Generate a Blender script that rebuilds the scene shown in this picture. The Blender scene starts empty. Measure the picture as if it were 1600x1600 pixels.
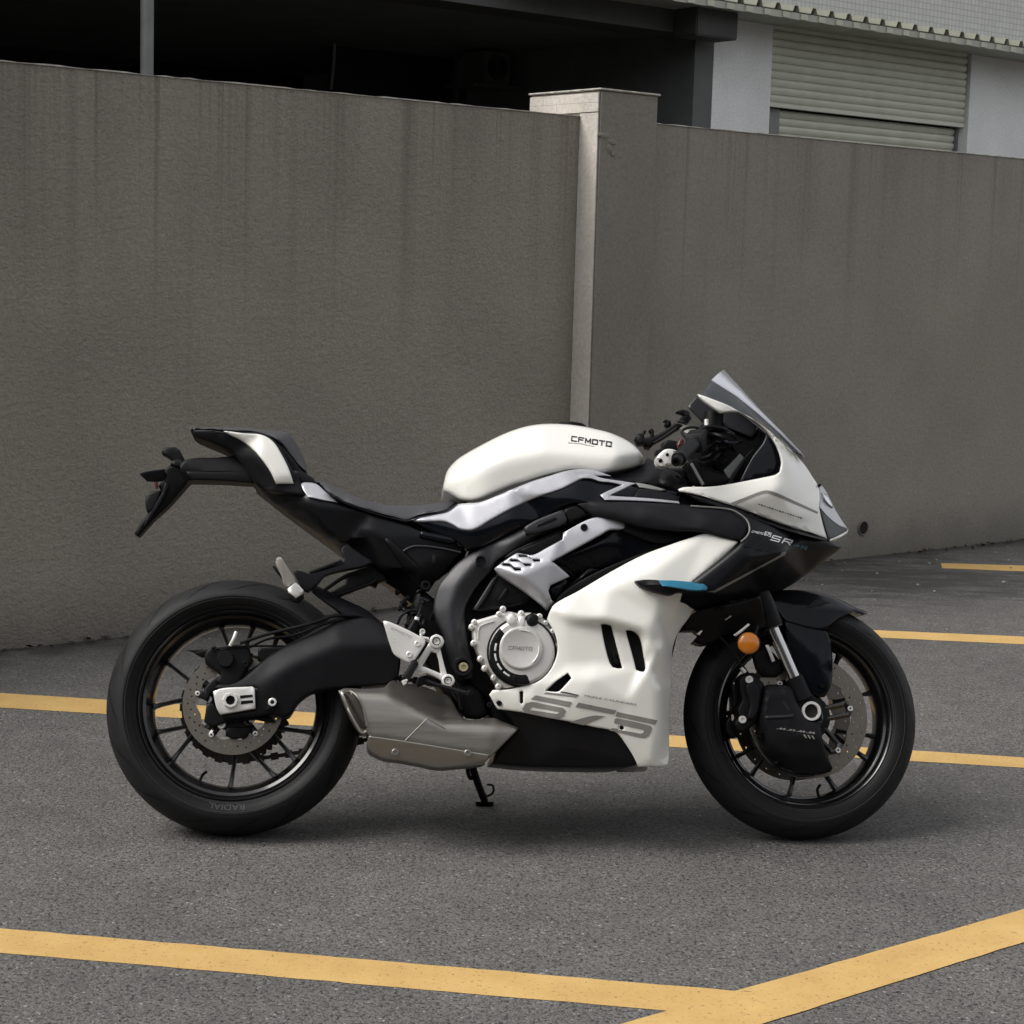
import bpy, bmesh, math, random
import numpy as np
from mathutils import Vector, Matrix
from mathutils.geometry import delaunay_2d_cdt
random.seed(4); np.random.seed(4)
S = bpy.context.scene
COL = S.collection

# ------------------------------------------------------------------ camera
FPX, HOR, ROLL, CAMH = 3000.0, 420.0, 0.029, 1.36752
_p = math.atan((800-HOR)/FPX)
CF = np.array([0, math.cos(_p), -math.sin(_p)])
_R = np.array([1.0, 0, 0]); _U = np.cross(_R, CF)
CR = math.cos(ROLL)*_R+math.sin(ROLL)*_U
CU = -math.sin(ROLL)*_R+math.cos(ROLL)*_U
CAM = np.array([0, 0, CAMH])
cd = bpy.data.cameras.new('camera'); cam = bpy.data.objects.new('camera', cd); COL.objects.link(cam)
cam.matrix_world = Matrix(((CR[0], CU[0], -CF[0], 0), (CR[1], CU[1], -CF[1], 0), (CR[2], CU[2], -CF[2], CAMH), (0, 0, 0, 1)))
cd.sensor_width = 36; cd.lens = 36*FPX/1600; cd.clip_end = 500; cd.clip_start = 0.05
S.camera = cam

# ------------------------------------------------------------------ light
SUN_EL, SUN_AZ = math.radians(50), math.radians(-104)      # azimuth from +Y towards +X : sun high on the left
w = bpy.data.worlds.new('World'); S.world = w; w.use_nodes = True
nt = w.node_tree; nt.nodes.clear()
sky = nt.nodes.new('ShaderNodeTexSky'); sky.sky_type = 'NISHITA'; sky.sun_disc = False
sky.sun_elevation = SUN_EL; sky.sun_rotation = SUN_AZ; sky.dust_density = 3; sky.air_density = 1.0
hs = nt.nodes.new('ShaderNodeHueSaturation'); hs.inputs['Saturation'].default_value = 0.16   # overcast: nearly neutral sky
bg = nt.nodes.new('ShaderNodeBackground'); bg.inputs[1].default_value = 0.095
ow = nt.nodes.new('ShaderNodeOutputWorld')
nt.links.new(sky.outputs[0], hs.inputs['Color']); nt.links.new(hs.outputs[0], bg.inputs[0]); nt.links.new(bg.outputs[0], ow.inputs[0])
sl = bpy.data.lights.new('sun', 'SUN'); sl.energy = 1.0; sl.angle = math.radians(35); sl.color = (1, .965, .91)
so = bpy.data.objects.new('sun', sl); COL.objects.link(so)
sdir = Vector((math.sin(SUN_AZ)*math.cos(SUN_EL), math.cos(SUN_AZ)*math.cos(SUN_EL), math.sin(SUN_EL)))
so.rotation_euler = sdir.to_track_quat('Z', 'Y').to_euler()
S.view_settings.view_transform = 'Standard'; S.view_settings.look = 'None'
S.view_settings.gamma = 1; S.view_settings.use_curve_mapping = False
S.view_settings.exposure = 1.3
S.render.engine = 'CYCLES'

# ------------------------------------------------------------------ materials
def mat(name, col, rough=.5, metal=0, coat=0, coat_rough=.05, var=0, vscale=20, bump=0, bscale=200, trans=0, ior=1.45, spec=.5, rvar=0, stretch=None):
    m = bpy.data.materials.new(name); m.use_nodes = True
    n = m.node_tree.nodes; l = m.node_tree.links; b = n['Principled BSDF']
    c = tuple(col)+(1,)
    b.inputs['Base Color'].default_value = c; b.inputs['Roughness'].default_value = rough
    b.inputs['Metallic'].default_value = metal; b.inputs['Coat Weight'].default_value = coat
    b.inputs['Coat Roughness'].default_value = coat_rough; b.inputs['IOR'].default_value = ior
    b.inputs['Specular IOR Level'].default_value = spec
    b.inputs['Transmission Weight'].default_value = trans
    tc = n.new('ShaderNodeTexCoord'); mp = n.new('ShaderNodeMapping'); l.new(tc.outputs['Object'], mp.inputs[0])
    if stretch: mp.inputs['Scale'].default_value = stretch
    if var or rvar:
        t = n.new('ShaderNodeTexNoise'); t.inputs['Scale'].default_value = vscale; t.inputs['Detail'].default_value = 6
        l.new(mp.outputs[0], t.inputs['Vector'])
        if var:
            r = n.new('ShaderNodeMapRange'); r.inputs['From Min'].default_value = .3; r.inputs['From Max'].default_value = .7
            r.inputs['To Min'].default_value = 1-var; r.inputs['To Max'].default_value = 1+var
            l.new(t.outputs[0], r.inputs[0])
            v = n.new('ShaderNodeVectorMath'); v.operation = 'SCALE'; v.inputs[0].default_value = col
            l.new(r.outputs[0], v.inputs['Scale']); l.new(v.outputs[0], b.inputs['Base Color'])
        if rvar:
            r = n.new('ShaderNodeMapRange'); r.inputs['From Min'].default_value = .3; r.inputs['From Max'].default_value = .7
            r.inputs['To Min'].default_value = max(0, rough-rvar); r.inputs['To Max'].default_value = rough+rvar
            l.new(t.outputs[0], r.inputs[0]); l.new(r.outputs[0], b.inputs['Roughness'])
    if bump:
        t = n.new('ShaderNodeTexNoise'); t.inputs['Scale'].default_value = bscale; t.inputs['Detail'].default_value = 3
        l.new(mp.outputs[0], t.inputs['Vector'])
        u = n.new('ShaderNodeBump'); u.inputs['Strength'].default_value = bump; u.inputs['Distance'].default_value = .002
        l.new(t.outputs[0], u.inputs['Height']); l.new(u.outputs[0], b.inputs['Normal'])
    return m
M = {}
M['white'] = mat('pearl_white_paint', (.70, .69, .635), .34, coat=1, coat_rough=.05, var=.012, vscale=8, rvar=.03)
M['silver'] = mat('satin_silver_paint', (.40, .40, .425), .36, metal=.35, coat=.4, coat_rough=.15, var=.02, bump=.03, bscale=900)
M['gloss'] = mat('gloss_black_paint', (.0035, .004, .006), .2, coat=.12, coat_rough=.06, rvar=.03, vscale=30, spec=.22)
M['satin'] = mat('satin_black_paint', (.0045, .0048, .006), .34, spec=.28, rvar=.04, vscale=25)
M['screen'] = mat('painted_sky_sheen', (.78, .79, .85), .22, trans=.35, coat=.6)  # windscreen's sky reflection painted as a pale colour
M['plastic'] = mat('charcoal_plastic', (.0085, .0085, .010), .46, var=.08, bump=.12, bscale=1500, rvar=.05, spec=.16)
M['dark'] = mat('black_plastic', (.0035, .0035, .004), .5, bump=.1, bscale=1200, spec=.2)
M['frame'] = mat('dark_grey_frame_paint', (.019, .019, .022), .42, var=.06, bump=.12, bscale=1800, rvar=.05)
M['seat'] = mat('seat_vinyl', (.048, .047, .052), .55, var=.05, bump=.3, bscale=1600, rvar=.05)
M['rubber'] = mat('tyre_rubber', (.0115, .0115, .012), .62, var=.15, vscale=30, bump=.25, bscale=700, rvar=.08, spec=.3)
M['sidewall'] = mat('sidewall_rubber', (.006, .006, .0065), .5, var=.1, bump=.1, bscale=500, spec=.25)
M['wheel'] = mat('wheel_black_paint', (.0045, .0045, .005), .24, coat=.5, coat_rough=.08, rvar=.05, spec=.5)
M['alu'] = mat('satin_aluminium', (.74, .725, .69), .33, metal=.4, var=.05, bump=.1, bscale=1400, rvar=.06)
M['cast'] = mat('cast_aluminium', (.60, .585, .555), .40, metal=.45, var=.05, bump=.2, bscale=1500)
M['titan'] = mat('brushed_exhaust_steel', (.31, .29, .26), .37, metal=.88, var=.05, vscale=18, bump=.03, bscale=160, rvar=.05, stretch=(.6, 4, 9))
M['disc'] = mat('brake_disc_steel', (.25, .225, .19), .36, metal=.9, var=.06, vscale=60)
M['chrome'] = mat('fork_chrome', (.62, .61, .6), .2, metal=1)
M['chain'] = mat('chain_steel', (.05, .045, .04), .45, metal=.7)
M['amber'] = mat('amber_lens', (.52, .16, .01), .18, coat=.6)
M['blue'] = mat('blue_paint', (.008, .125, .205), .3, coat=.4)
M['red'] = mat('red_plastic', (.07, .012, .01), .4)
M['gold'] = mat('brass_nut', (.55, .48, .30), .4, metal=.8)
M['decal'] = mat('grey_decal', (.21, .20, .185), .45)
M['decalblack'] = mat('black_decal', (.015, .015, .015), .4)
M['decalgrey'] = mat('pale_grey_decal', (.30, .29, .27), .45)
M['decalwhite'] = mat('white_decal', (.62, .62, .62), .4)
M['decaldark'] = mat('smoke_decal', (.05, .05, .05), .4)
M['emboss'] = mat('embossed_rubber_letters', (.035, .035, .035), .6)
M['mesh'] = mat('exhaust_mesh', (.06, .05, .04), .5, metal=.7)
M['lens'] = mat('clear_lens', (.55, .57, .60), .08, coat=.8, metal=.2)
def glass_mat():
    m = mat('smoked_windscreen', (.72, .74, .76), .03, trans=1, ior=1.45)
    return m
M['glass'] = glass_mat()

# ------------------------------------------------------------------ helpers
def ray(px, py):
    px = np.asarray(px, float); py = np.asarray(py, float)
    return CF*FPX+np.multiply.outer(px-800, CR)-np.multiply.outer(py-800, CU)
# motorcycle frame: X along the bike (forward), Y to its left, Z up, leaning away on the side stand
BD, BYAW, BTH = 4.50390, 0.0772099, math.radians(17)
BX = np.array([math.cos(BYAW), math.sin(BYAW), 0]); _N = np.array([-math.sin(BYAW), math.cos(BYAW), 0])
BZ = np.array([0, 0, math.cos(BTH)])+_N*math.sin(BTH); BY = _N*math.cos(BTH)-np.array([0, 0, math.sin(BTH)])
BO = np.array([0, BD, 0.0])
def L(px, py, w):
    """point of the bike frame seen at photo position (px,py), w metres to the bike's right of its centre plane"""
    px = np.atleast_1d(np.asarray(px, float)); py = np.atleast_1d(np.asarray(py, float)); w = np.broadcast_to(np.asarray(w, float), px.shape)
    d = ray(px, py); num = (BO-CAM)@BY-w
    t = num/(d@BY); q = CAM+d*t[:, None]-BO
    return np.stack([q@BX, -w, q@BZ], 1)
def P(px, py, w): return Vector(L(px, py, w)[0])
def LG(px, py):
    d = ray(px, py); t = -CAMH/d[2]; q = CAM+d*t-BO
    return Vector((q@BX, q@BY, q@BZ))
def G(px, py, z=0):
    d = ray(px, py); t = (z-CAMH)/d[2]; return CAM+d*t
def ZZ(ox, oy, s): return lambda *p: [(ox+a*s, oy+b*s) for a, b in p]
z1 = ZZ(180, 640, .25); z2 = ZZ(150, 880, .28125); z3 = ZZ(480, 640, .25); z4 = ZZ(520, 880, .2375); z5 = ZZ(860, 560, .3125)
z6 = ZZ(1030, 900, .2625); z7 = ZZ(780, 800, .25); z8 = ZZ(960, 570, .1875); z9 = ZZ(840, 720, .15); z10 = ZZ(600, 930, .11875)
z11 = ZZ(400, 840, .1375); z12 = ZZ(1160, 760, .075); z13 = ZZ(1190, 1110, .0625); z14 = ZZ(880, 670, .05625); z15 = ZZ(860, 1060, .1125)

def link(name, me, parent=None, m=None, loc=None):
    o = bpy.data.objects.new(name, me); COL.objects.link(o)
    if m is not None and me is not None:
        me.materials.clear(); me.materials.append(M[m] if isinstance(m, str) else m)
    if parent: o.parent = parent
    if loc is not None: o.location = loc
    return o
def tag(o, label, cat, group=None):
    o['label'] = label; o['category'] = cat
    if group: o['group'] = group
    return o
def finish(me, ang=35, smooth=True):
    bm = bmesh.new(); bm.from_mesh(me); bmesh.ops.remove_doubles(bm, verts=bm.verts, dist=1e-6)
    bmesh.ops.recalc_face_normals(bm, faces=bm.faces); bm.to_mesh(me); bm.free()
    if smooth:
        me.polygons.foreach_set('use_smooth', [True]*len(me.polygons)); me.set_sharp_from_angle(angle=math.radians(ang))
    me.update(); return me
def mesh(name, vs, fs, ang=35, smooth=True):
    me = bpy.data.meshes.new(name); me.from_pydata([tuple(v) for v in vs], [], [tuple(int(i) for i in f) for f in fs])
    return finish(me, ang, smooth)

def densify(pts, step=5.0, corner=38):
    pts = [np.array(p, float) for p in pts]; n = len(pts); out = []
    cor = []
    for i in range(n):
        a = pts[i]-pts[i-1]; b = pts[(i+1) % n]-pts[i]
        c = (a@b)/(np.linalg.norm(a)*np.linalg.norm(b)+1e-9)
        cor.append(math.degrees(math.acos(max(-1, min(1, c)))) > corner)
    for i in range(n):
        j = (i+1) % n; a = pts[i]; b = pts[j]; Ls = np.linalg.norm(b-a)
        def tan(k, o):
            if cor[k]: return (b-a)
            t = pts[(k+1) % n]-pts[k-1]; return t/np.linalg.norm(t)*Ls
        t0, t1 = tan(i, 0), tan(j, 1); m_ = max(1, int(round(Ls/step)))
        for k in range(m_):
            s = k/m_; s2, s3 = s*s, s*s*s
            out.append((2*s3-3*s2+1)*a+(s3-2*s2+s)*t0+(-2*s3+3*s2)*b+(s3-s2)*t1)
    return np.array(out)
def inside(Q, loops):
    r = np.zeros(len(Q), bool)
    for lp in loops:
        a = lp; b = np.roll(lp, -1, 0)
        x, y = Q[:, 0][:, None], Q[:, 1][:, None]
        c = (a[:, 1] > y) != (b[:, 1] > y)
        with np.errstate(all='ignore'):
            xi = (b[:, 0]-a[:, 0])*(y-a[:, 1])/(b[:, 1]-a[:, 1])+a[:, 0]
        r ^= (np.sum(c & (x < xi), 1) % 2 == 1)
    return r
def distp(Q, loops):
    d = np.full(len(Q), 1e9)
    for lp in loops:
        a = lp; ab = np.roll(lp, -1, 0)-a
        v = Q[:, None, :]-a[None]; t = np.clip((v*ab).sum(2)/((ab*ab).sum(1)+1e-9), 0, 1)
        e = v-t[..., None]*ab; d = np.minimum(d, np.sqrt((e*e).sum(2)).min(1))
    return d
def lin(ctrl, blur=4):
    """piecewise-linear lateral offset over photo positions, softened a little at the creases"""
    c = np.array(ctrl, float)
    vs, es, fs, *_ = delaunay_2d_cdt([Vector(p[:2]) for p in c], [], [], 0, 1e-4)
    V = np.array([(v.x, v.y) for v in vs]); W = np.array([c[np.argmin(((c[:, :2]-v)**2).sum(1)), 2] for v in V])
    T = np.array([list(f) for f in fs])
    A, B, C = V[T[:, 0]], V[T[:, 1]], V[T[:, 2]]; det = (B[:, 0]-A[:, 0])*(C[:, 1]-A[:, 1])-(C[:, 0]-A[:, 0])*(B[:, 1]-A[:, 1])
    lo, hi = W.min(), W.max()
    def ev(Q):
        X = Q[:, 0][:, None]; Y = Q[:, 1][:, None]
        u = ((X-A[:, 0])*(C[:, 1]-A[:, 1])-(C[:, 0]-A[:, 0])*(Y-A[:, 1]))/det
        v = ((B[:, 0]-A[:, 0])*(Y-A[:, 1])-(X-A[:, 0])*(B[:, 1]-A[:, 1]))/det
        m_ = np.minimum(np.minimum(u, v), 1-u-v); k = m_.argmax(1); i = np.arange(len(Q))
        uu, vv = u[i, k], v[i, k]; r = W[T[k, 0]]*(1-uu-vv)+W[T[k, 1]]*uu+W[T[k, 2]]*vv
        return np.clip(r, lo-.01, hi+.01)
    if not blur: return ev
    if blur > 4:
        offs = [(0, 0)]+[(r_*math.cos(a_), r_*math.sin(a_)) for r_, k_ in ((.5, 6), (1.0, 10), (1.5, 12)) for a_ in np.arange(k_)*2*math.pi/k_]
        def g(Q):
            s = 0; t = 0
            for dx, dy in offs:
                k_ = math.exp(-(dx*dx+dy*dy)); s = s+k_*ev(Q+np.array([dx, dy])*blur); t += k_
            return s/t
        return g
    def f(Q):
        s = 0
        for dx, dy in ((0, 0), (1, 0), (-1, 0), (0, 1), (0, -1), (.7, .7), (-.7, .7), (.7, -.7), (-.7, -.7)):
            s = s+ev(Q+np.array([dx, dy])*blur)
        return s/9
    return f
def ridge(base, *cuts, soft=4.0):
    """flat side that falls away beyond straight crease lines: cuts = (polyline px, side 'above'/'below'/'right', slope m per px)"""
    def f(Q):
        w_ = np.full(len(Q), float(base))
        for pl_, side, k in cuts:
            pl_ = np.array(pl_, float)
            if side == 'right':
                o = pl_[:, 1].argsort(); e = Q[:, 0]-np.interp(Q[:, 1], pl_[o, 1], pl_[o, 0])
            else:
                o = pl_[:, 0].argsort(); e = np.interp(Q[:, 0], pl_[o, 0], pl_[o, 1])-Q[:, 1]
                if side == 'below': e = -e
            w_ -= k*(np.sqrt(e*e+soft)+e)/2
        return w_
    return f
def const(c): return lambda Q: np.full(len(Q), float(c))
PANELS = {}
def panel(name, parent, outline, wf, m, r=6, corner=38, rr=None, thick=.006, back=None, holes=(), grid=9, mirror=False, ang=35, raw=False, key=None, step=5):
    """crowned panel. back=None: sheet of given thickness; 'mirror': closed body through to the other side; number: flat back at that offset"""
    if not callable(wf): wf = const(wf) if np.isscalar(wf) else lin(wf)
    if rr is None: rr = r*.0012
    lo = densify(outline, step, corner) if not raw else np.array(outline, float)
    hl = [densify(h, 3.5, corner) for h in holes]
    loops = [lo]+hl
    pts = [lo]+hl; n0 = sum(len(p) for p in pts)
    if rr > 0:
        for fr in (.1, .32, .62, 1.0):
            d = fr*r
            for lp in loops:
                tn = np.roll(lp, -1, 0)-np.roll(lp, 1, 0); tn /= np.linalg.norm(tn, axis=1)[:, None]+1e-9
                nn = np.stack([tn[:, 1], -tn[:, 0]], 1)
                for sg in (1, -1):
                    q = lp+nn*d*sg; k = inside(q, loops)
                    q = q[k]
                    if len(q):
                        q = q[distp(q, loops) > .96*d]; pts.append(q)
    x0, y0 = lo.min(0); x1, y1 = lo.max(0)
    gx, gy = np.meshgrid(np.arange(x0, x1, grid), np.arange(y0, y1, grid*.87)); gx[1::2] += grid/2
    q = np.stack([gx.ravel(), gy.ravel()], 1); q = q[inside(q, loops)]
    if len(q): q = q[distp(q, loops) > (r*1.12 if rr > 0 else 0)+1.5]; pts.append(q)
    allp = np.concatenate(pts)
    ed = []; o = 0
    for lp in loops:
        k = len(lp); ed += [(o+i, o+(i+1) % k) for i in range(k)]; o += k
    vs, es, fs, *_ = delaunay_2d_cdt([Vector(p) for p in allp], ed, [], 0, 1e-3)
    V = np.array([(v.x, v.y) for v in vs]); T = np.array([list(f) for f in fs])
    cen = V[T].mean(1); T = T[inside(cen, loops)]
    used = np.unique(T); mp = -np.ones(len(V), int); mp[used] = np.arange(len(used)); V = V[used]; T = mp[T]
    d = distp(V, loops)
    def shape(Q):
        return wf(Q)
    W = wf(V)
    if rr > 0:
        W = W-rr*(1-np.sqrt(np.clip(1-(1-np.clip(d/r, 0, 1))**2, 0, 1)))
    if back == 'mirror': W = np.maximum(W, .002)
    top = L(V[:, 0], V[:, 1], W); bot = top.copy()
    if back is None: bot[:, 1] += thick
    elif back == 'mirror': bot[:, 1] = W
    else: bot[:, 1] = np.maximum(-back, top[:, 1]+.001)
    cnt = {}
    for t in T:
        for a, b in ((t[0], t[1]), (t[1], t[2]), (t[2], t[0])):
            cnt.setdefault((min(a, b), max(a, b)), []).append((a, b))
    n = len(V); F = [tuple(t) for t in T]+[(t[2]+n, t[1]+n, t[0]+n) for t in T]
    for k, e in cnt.items():
        if len(e) == 1: a, b = e[0]; F.append((b, a, a+n, b+n))
    me = mesh(name, np.concatenate([top, bot]), F, ang)
    ob = link(name, me, parent, m)
    if mirror:
        v2 = np.concatenate([top, bot]); v2[:, 1] *= -1
        link(name, mesh(name, v2, F, ang), parent, m)
    if key: PANELS[key] = wf
    return ob
def decal(name, parent, outline, wf, m, off=.0012, th=.0008, holes=()):
    return panel(name, parent, outline, (lambda Q: wf(Q)+off), m, rr=0, thick=th, holes=holes, grid=6, step=4, corner=24)
def text(name, parent, body, origin, right, up, wf, m, off=.0012, stretch=1.0):
    """lettering laid on a surface: origin = px of lower left corner, right/up = px vectors of the whole line width / cap height"""
    c = bpy.data.curves.new('t', 'FONT'); c.body = body; c.size = 1; c.resolution_u = 2
    o = bpy.data.objects.new('t', c); COL.objects.link(o)
    me = o.to_mesh(); V = np.array([v.co[:2] for v in me.vertices]); F = [tuple(p.vertices) for p in me.polygons]
    o.to_mesh_clear(); bpy.data.objects.remove(o); bpy.data.curves.remove(c)
    mn = V.min(0); mx = V.max(0); V = (V-mn)/(mx-mn)
    Q = np.array(origin)+V[:, :1]*np.array(right)+V[:, 1:]*np.array(up)
    W = wf(Q)+off
    me = bpy.data.meshes.new(name); me.from_pydata([tuple(p) for p in L(Q[:, 0], Q[:, 1], W)], [], F); me.update()
    return link(name, me, parent, m)

GLY = {'C': [[(1, 1), (0, 1), (0, 0), (1, 0)]], 'F': [[(0, 0), (0, 1)], [(.22, 1), (1, 1)], [(.22, .5), (.85, .5)]], 'M': [[(0, 0), (0, 1), (.5, .25), (1, 1), (1, 0)]], 'O': [[(0, 0), (0, 1), (1, 1), (1, 0), (0, 0)]],
       'T': [[(0, 1), (1, 1)], [(.5, .9), (.5, 0)]], '6': [[(1, 1), (0, 1), (0, 0), (1, 0), (1, .5), (.1, .5)]], '7': [[(0, 1), (1, 1), (.4, 0)]], '5': [[(1, 1), (0, 1), (0, .55), (1, .55), (1, 0), (0, 0)]],
       'S': [[(1, 1), (0, 1), (0, .5), (1, .5), (1, 0), (0, 0)]], 'R': [[(0, 0), (0, 1), (1, 1), (1, .5), (.1, .5)], [(.5, .5), (1, 0)]], '-': [[(0, .5), (1, .5)]], ' ': []}
def block_text(name, parent, body, origin, right, up, wf, m, off=.0012, th=.2, gap=.45):
    """square-cut stencil lettering laid on a surface"""
    n_ = len(body); adv = 1+gap; tot = n_*adv-gap; vs = []; fs = []; lay = []; c_ = 0
    R_, U_ = np.array(right, float)/tot, np.array(up, float); rl, ul = np.linalg.norm(R_), np.linalg.norm(U_); hx = th*ul/rl/2; hy = th/2
    for i, ch in enumerate(body):
        for pl_ in GLY[ch]:
            for (x0, y0), (x1, y1) in zip(pl_, pl_[1:]):
                d = np.array([(x1-x0)*rl, (y1-y0)*ul]); l_ = np.linalg.norm(d); d /= l_; t_ = th*ul/2; nn = np.array([-d[1], d[0]])*t_; e_ = d*t_*.95
                a = np.array([x0*rl, y0*ul])-e_; b = np.array([x1*rl, y1*ul])+e_; k = max(1, int(l_/4))
                for q in range(k):
                    p0 = a+(b-a)*q/k; p1 = a+(b-a)*(q+1)/k; o = len(vs)
                    for z_ in (p0-nn, p1-nn, p1+nn, p0+nn): vs.append(np.array(origin)+R_*(i*adv+z_[0]/rl)+U_*(z_[1]/ul)); lay.append(c_*.00006)
                    fs.append((o, o+1, o+2, o+3))
                c_ += 1
    Q = np.array(vs); W = wf(Q)+off+np.array(lay)
    me = bpy.data.meshes.new(name); me.from_pydata([tuple(p) for p in L(Q[:, 0], Q[:, 1], W)], [], fs); me.update()
    return link(name, me, parent, m)

def ring(bm, c, ax, r, seg, ph=0):
    ax = ax.normalized(); u = ax.orthogonal().normalized(); v = ax.cross(u)
    return [bm.verts.new(c+(u*math.cos(ph+2*math.pi*i/seg)+v*math.sin(ph+2*math.pi*i/seg))*r) for i in range(seg)]
def lathe(bm, c, ax, prof, seg=24, closed=False):
    """prof = [(distance along axis, radius)]"""
    ax = ax.normalized(); rs = [ring(bm, c+ax*a, ax, max(r, 1e-4), seg) for a, r in prof]
    pr = list(zip(rs, rs[1:]))+([(rs[-1], rs[0])] if closed else [])
    for A, B in pr:
        for i in range(seg): bm.faces.new((A[i], A[(i+1) % seg], B[(i+1) % seg], B[i]))
    if not closed: bm.faces.new(rs[0][::-1]); bm.faces.new(rs[-1])
def tube(bm, pts, r, seg=10, sub=4):
    pts = [Vector(p) for p in pts]; n = len(pts)
    if n > 2 and sub > 1:
        q = []
        for i in range(n-1):
            p0 = pts[max(i-1, 0)]; p1 = pts[i]; p2 = pts[i+1]; p3 = pts[min(i+2, n-1)]
            for k in range(sub):
                t = k/sub; q.append(.5*((2*p1)+(p2-p0)*t+(2*p0-5*p1+4*p2-p3)*t*t+(3*p1-p0-3*p2+p3)*t**3))
        q.append(pts[-1]); pts = q
    rad = r if callable(r) else (lambda t: r); prev = None; rs = []; u = None
    for i, p in enumerate(pts):
        t = (pts[min(i+1, len(pts)-1)]-pts[max(i-1, 0)]).normalized()
        u = t.orthogonal().normalized() if u is None else (u-t*u.dot(t)).normalized()
        v = t.cross(u); rr = rad(i/(len(pts)-1))
        rs.append([bm.verts.new(p+(u*math.cos(2*math.pi*k/seg)+v*math.sin(2*math.pi*k/seg))*rr) for k in range(seg)])
    for A, B in zip(rs, rs[1:]):
        for i in range(seg): bm.faces.new((A[i], A[(i+1) % seg], B[(i+1) % seg], B[i]))
    bm.faces.new(rs[0][::-1]); bm.faces.new(rs[-1])
def boxb(bm, c, ux, uy, uz, sx, sy, sz):
    vs = [bm.verts.new(c+ux*sx*a+uy*sy*b+uz*sz*d) for a in (-.5, .5) for b in (-.5, .5) for d in (-.5, .5)]
    for f in ((0, 1, 3, 2), (4, 6, 7, 5), (0, 4, 5, 1), (2, 3, 7, 6), (0, 2, 6, 4), (1, 5, 7, 3)): bm.faces.new([vs[i] for i in f])
def bmo(name, fn, m, parent=None, ang=35, loc=None, bevel=0):
    bm = bmesh.new(); fn(bm)
    if bevel: bmesh.ops.bevel(bm, geom=list(bm.edges), offset=bevel, segments=2, affect='EDGES', profile=.6)
    me = bpy.data.meshes.new(name); bm.to_mesh(me); bm.free(); finish(me, ang)
    return link(name, me, parent, m, loc)
def cyl(name, parent, p0, p1, r, m, seg=24, bev=.0008, r1=None):
    p0, p1 = Vector(p0), Vector(p1); h = (p1-p0).length; r1 = r1 or r
    return bmo(name, lambda bm: lathe(bm, p0, p1-p0, [(0, r-bev), (bev, r), (h-bev, r1), (h, r1-bev)], seg), m, parent)
OUT = Vector((0, -1, 0))
def bolt(parent, px, py, w, rpx, m='alu', name='bolt', h=.004):
    r = rpx/650; c = P(px, py, w-h)
    return bmo(name, lambda bm: lathe(bm, c, OUT, [(-.01, r), (h*.7, r), (h, r*.85), (h, r*.5), (h*.3, r*.45), (h*.3, .0005)], 14), m, parent)
def boss(parent, px, py, w, rpx, m, name='boss', prof=None, depth=.02):
    r = rpx/650; c = P(px, py, w)
    prof = prof or [(-depth, 1), (-.002, 1), (0, .93), (0, .0)]
    return bmo(name, lambda bm: lathe(bm, c, OUT, [(a, r*b) for a, b in prof], 32), m, parent)
def ptube(name, parent, pts, r, m, seg=10):
    return bmo(name, lambda bm: tube(bm, [P(*p) for p in pts], r, seg), m, parent)

# ------------------------------------------------------------------ setting materials
def N(m): return m.node_tree.nodes, m.node_tree.links
def mrange(n, l, src, a, b, c, d):
    r = n.new('ShaderNodeMapRange'); r.inputs[1].default_value = a; r.inputs[2].default_value = b; r.inputs[3].default_value = c; r.inputs[4].default_value = d
    l.new(src, r.inputs[0]); return r.outputs[0]
def math_(n, l, op, a, b=None, clamp=False):
    x = n.new('ShaderNodeMath'); x.operation = op; x.use_clamp = clamp
    for i, v in enumerate((a, b)):
        if v is None: continue
        if isinstance(v, (int, float)): x.inputs[i].default_value = v
        else: l.new(v, x.inputs[i])
    return x.outputs[0]
def mix(n, l, fac, a, b, blend='MIX'):
    x = n.new('ShaderNodeMix'); x.data_type = 'RGBA'; x.blend_type = blend
    if isinstance(fac, (int, float)): x.inputs[0].default_value = fac
    else: l.new(fac, x.inputs[0])
    for i, v in ((6, a), (7, b)):
        if isinstance(v, tuple): x.inputs[i].default_value = v+(1,)
        else: l.new(v, x.inputs[i])
    return x.outputs[2]
def noise(n, l, vec, scale, detail=3, rough=.5):
    t = n.new('ShaderNodeTexNoise'); t.inputs['Scale'].default_value = scale; t.inputs['Detail'].default_value = detail; t.inputs['Roughness'].default_value = rough
    l.new(vec, t.inputs['Vector']); return t.outputs[0]
def mapping(n, l, vec, sc):
    t = n.new('ShaderNodeMapping'); t.inputs['Scale'].default_value = sc; l.new(vec, t.inputs[0]); return t.outputs[0]

# wall frame: u along the wall, n behind it, z up
W0 = G(0, 1016); W1 = G(1600, 843); WD = (W1-W0)/np.linalg.norm(W1-W0); WN = np.array([-WD[1], WD[0], 0.]); WANG = math.atan2(WD[1], WD[0])
def WR(px, py, nn):
    d = ray(px, py); t = (WN@(W0-CAM)+nn)/(WN@d); q = CAM+d*t-W0; return float(q@WD), float(q[2])
def WU(px, py, uu):
    d = ray(px, py); t = (WD@(W0-CAM)+uu)/(WD@d); q = CAM+d*t-W0; return float(q@WN), float(q[2])
WTOP = WR(900, 177, 0)[1]

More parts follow.
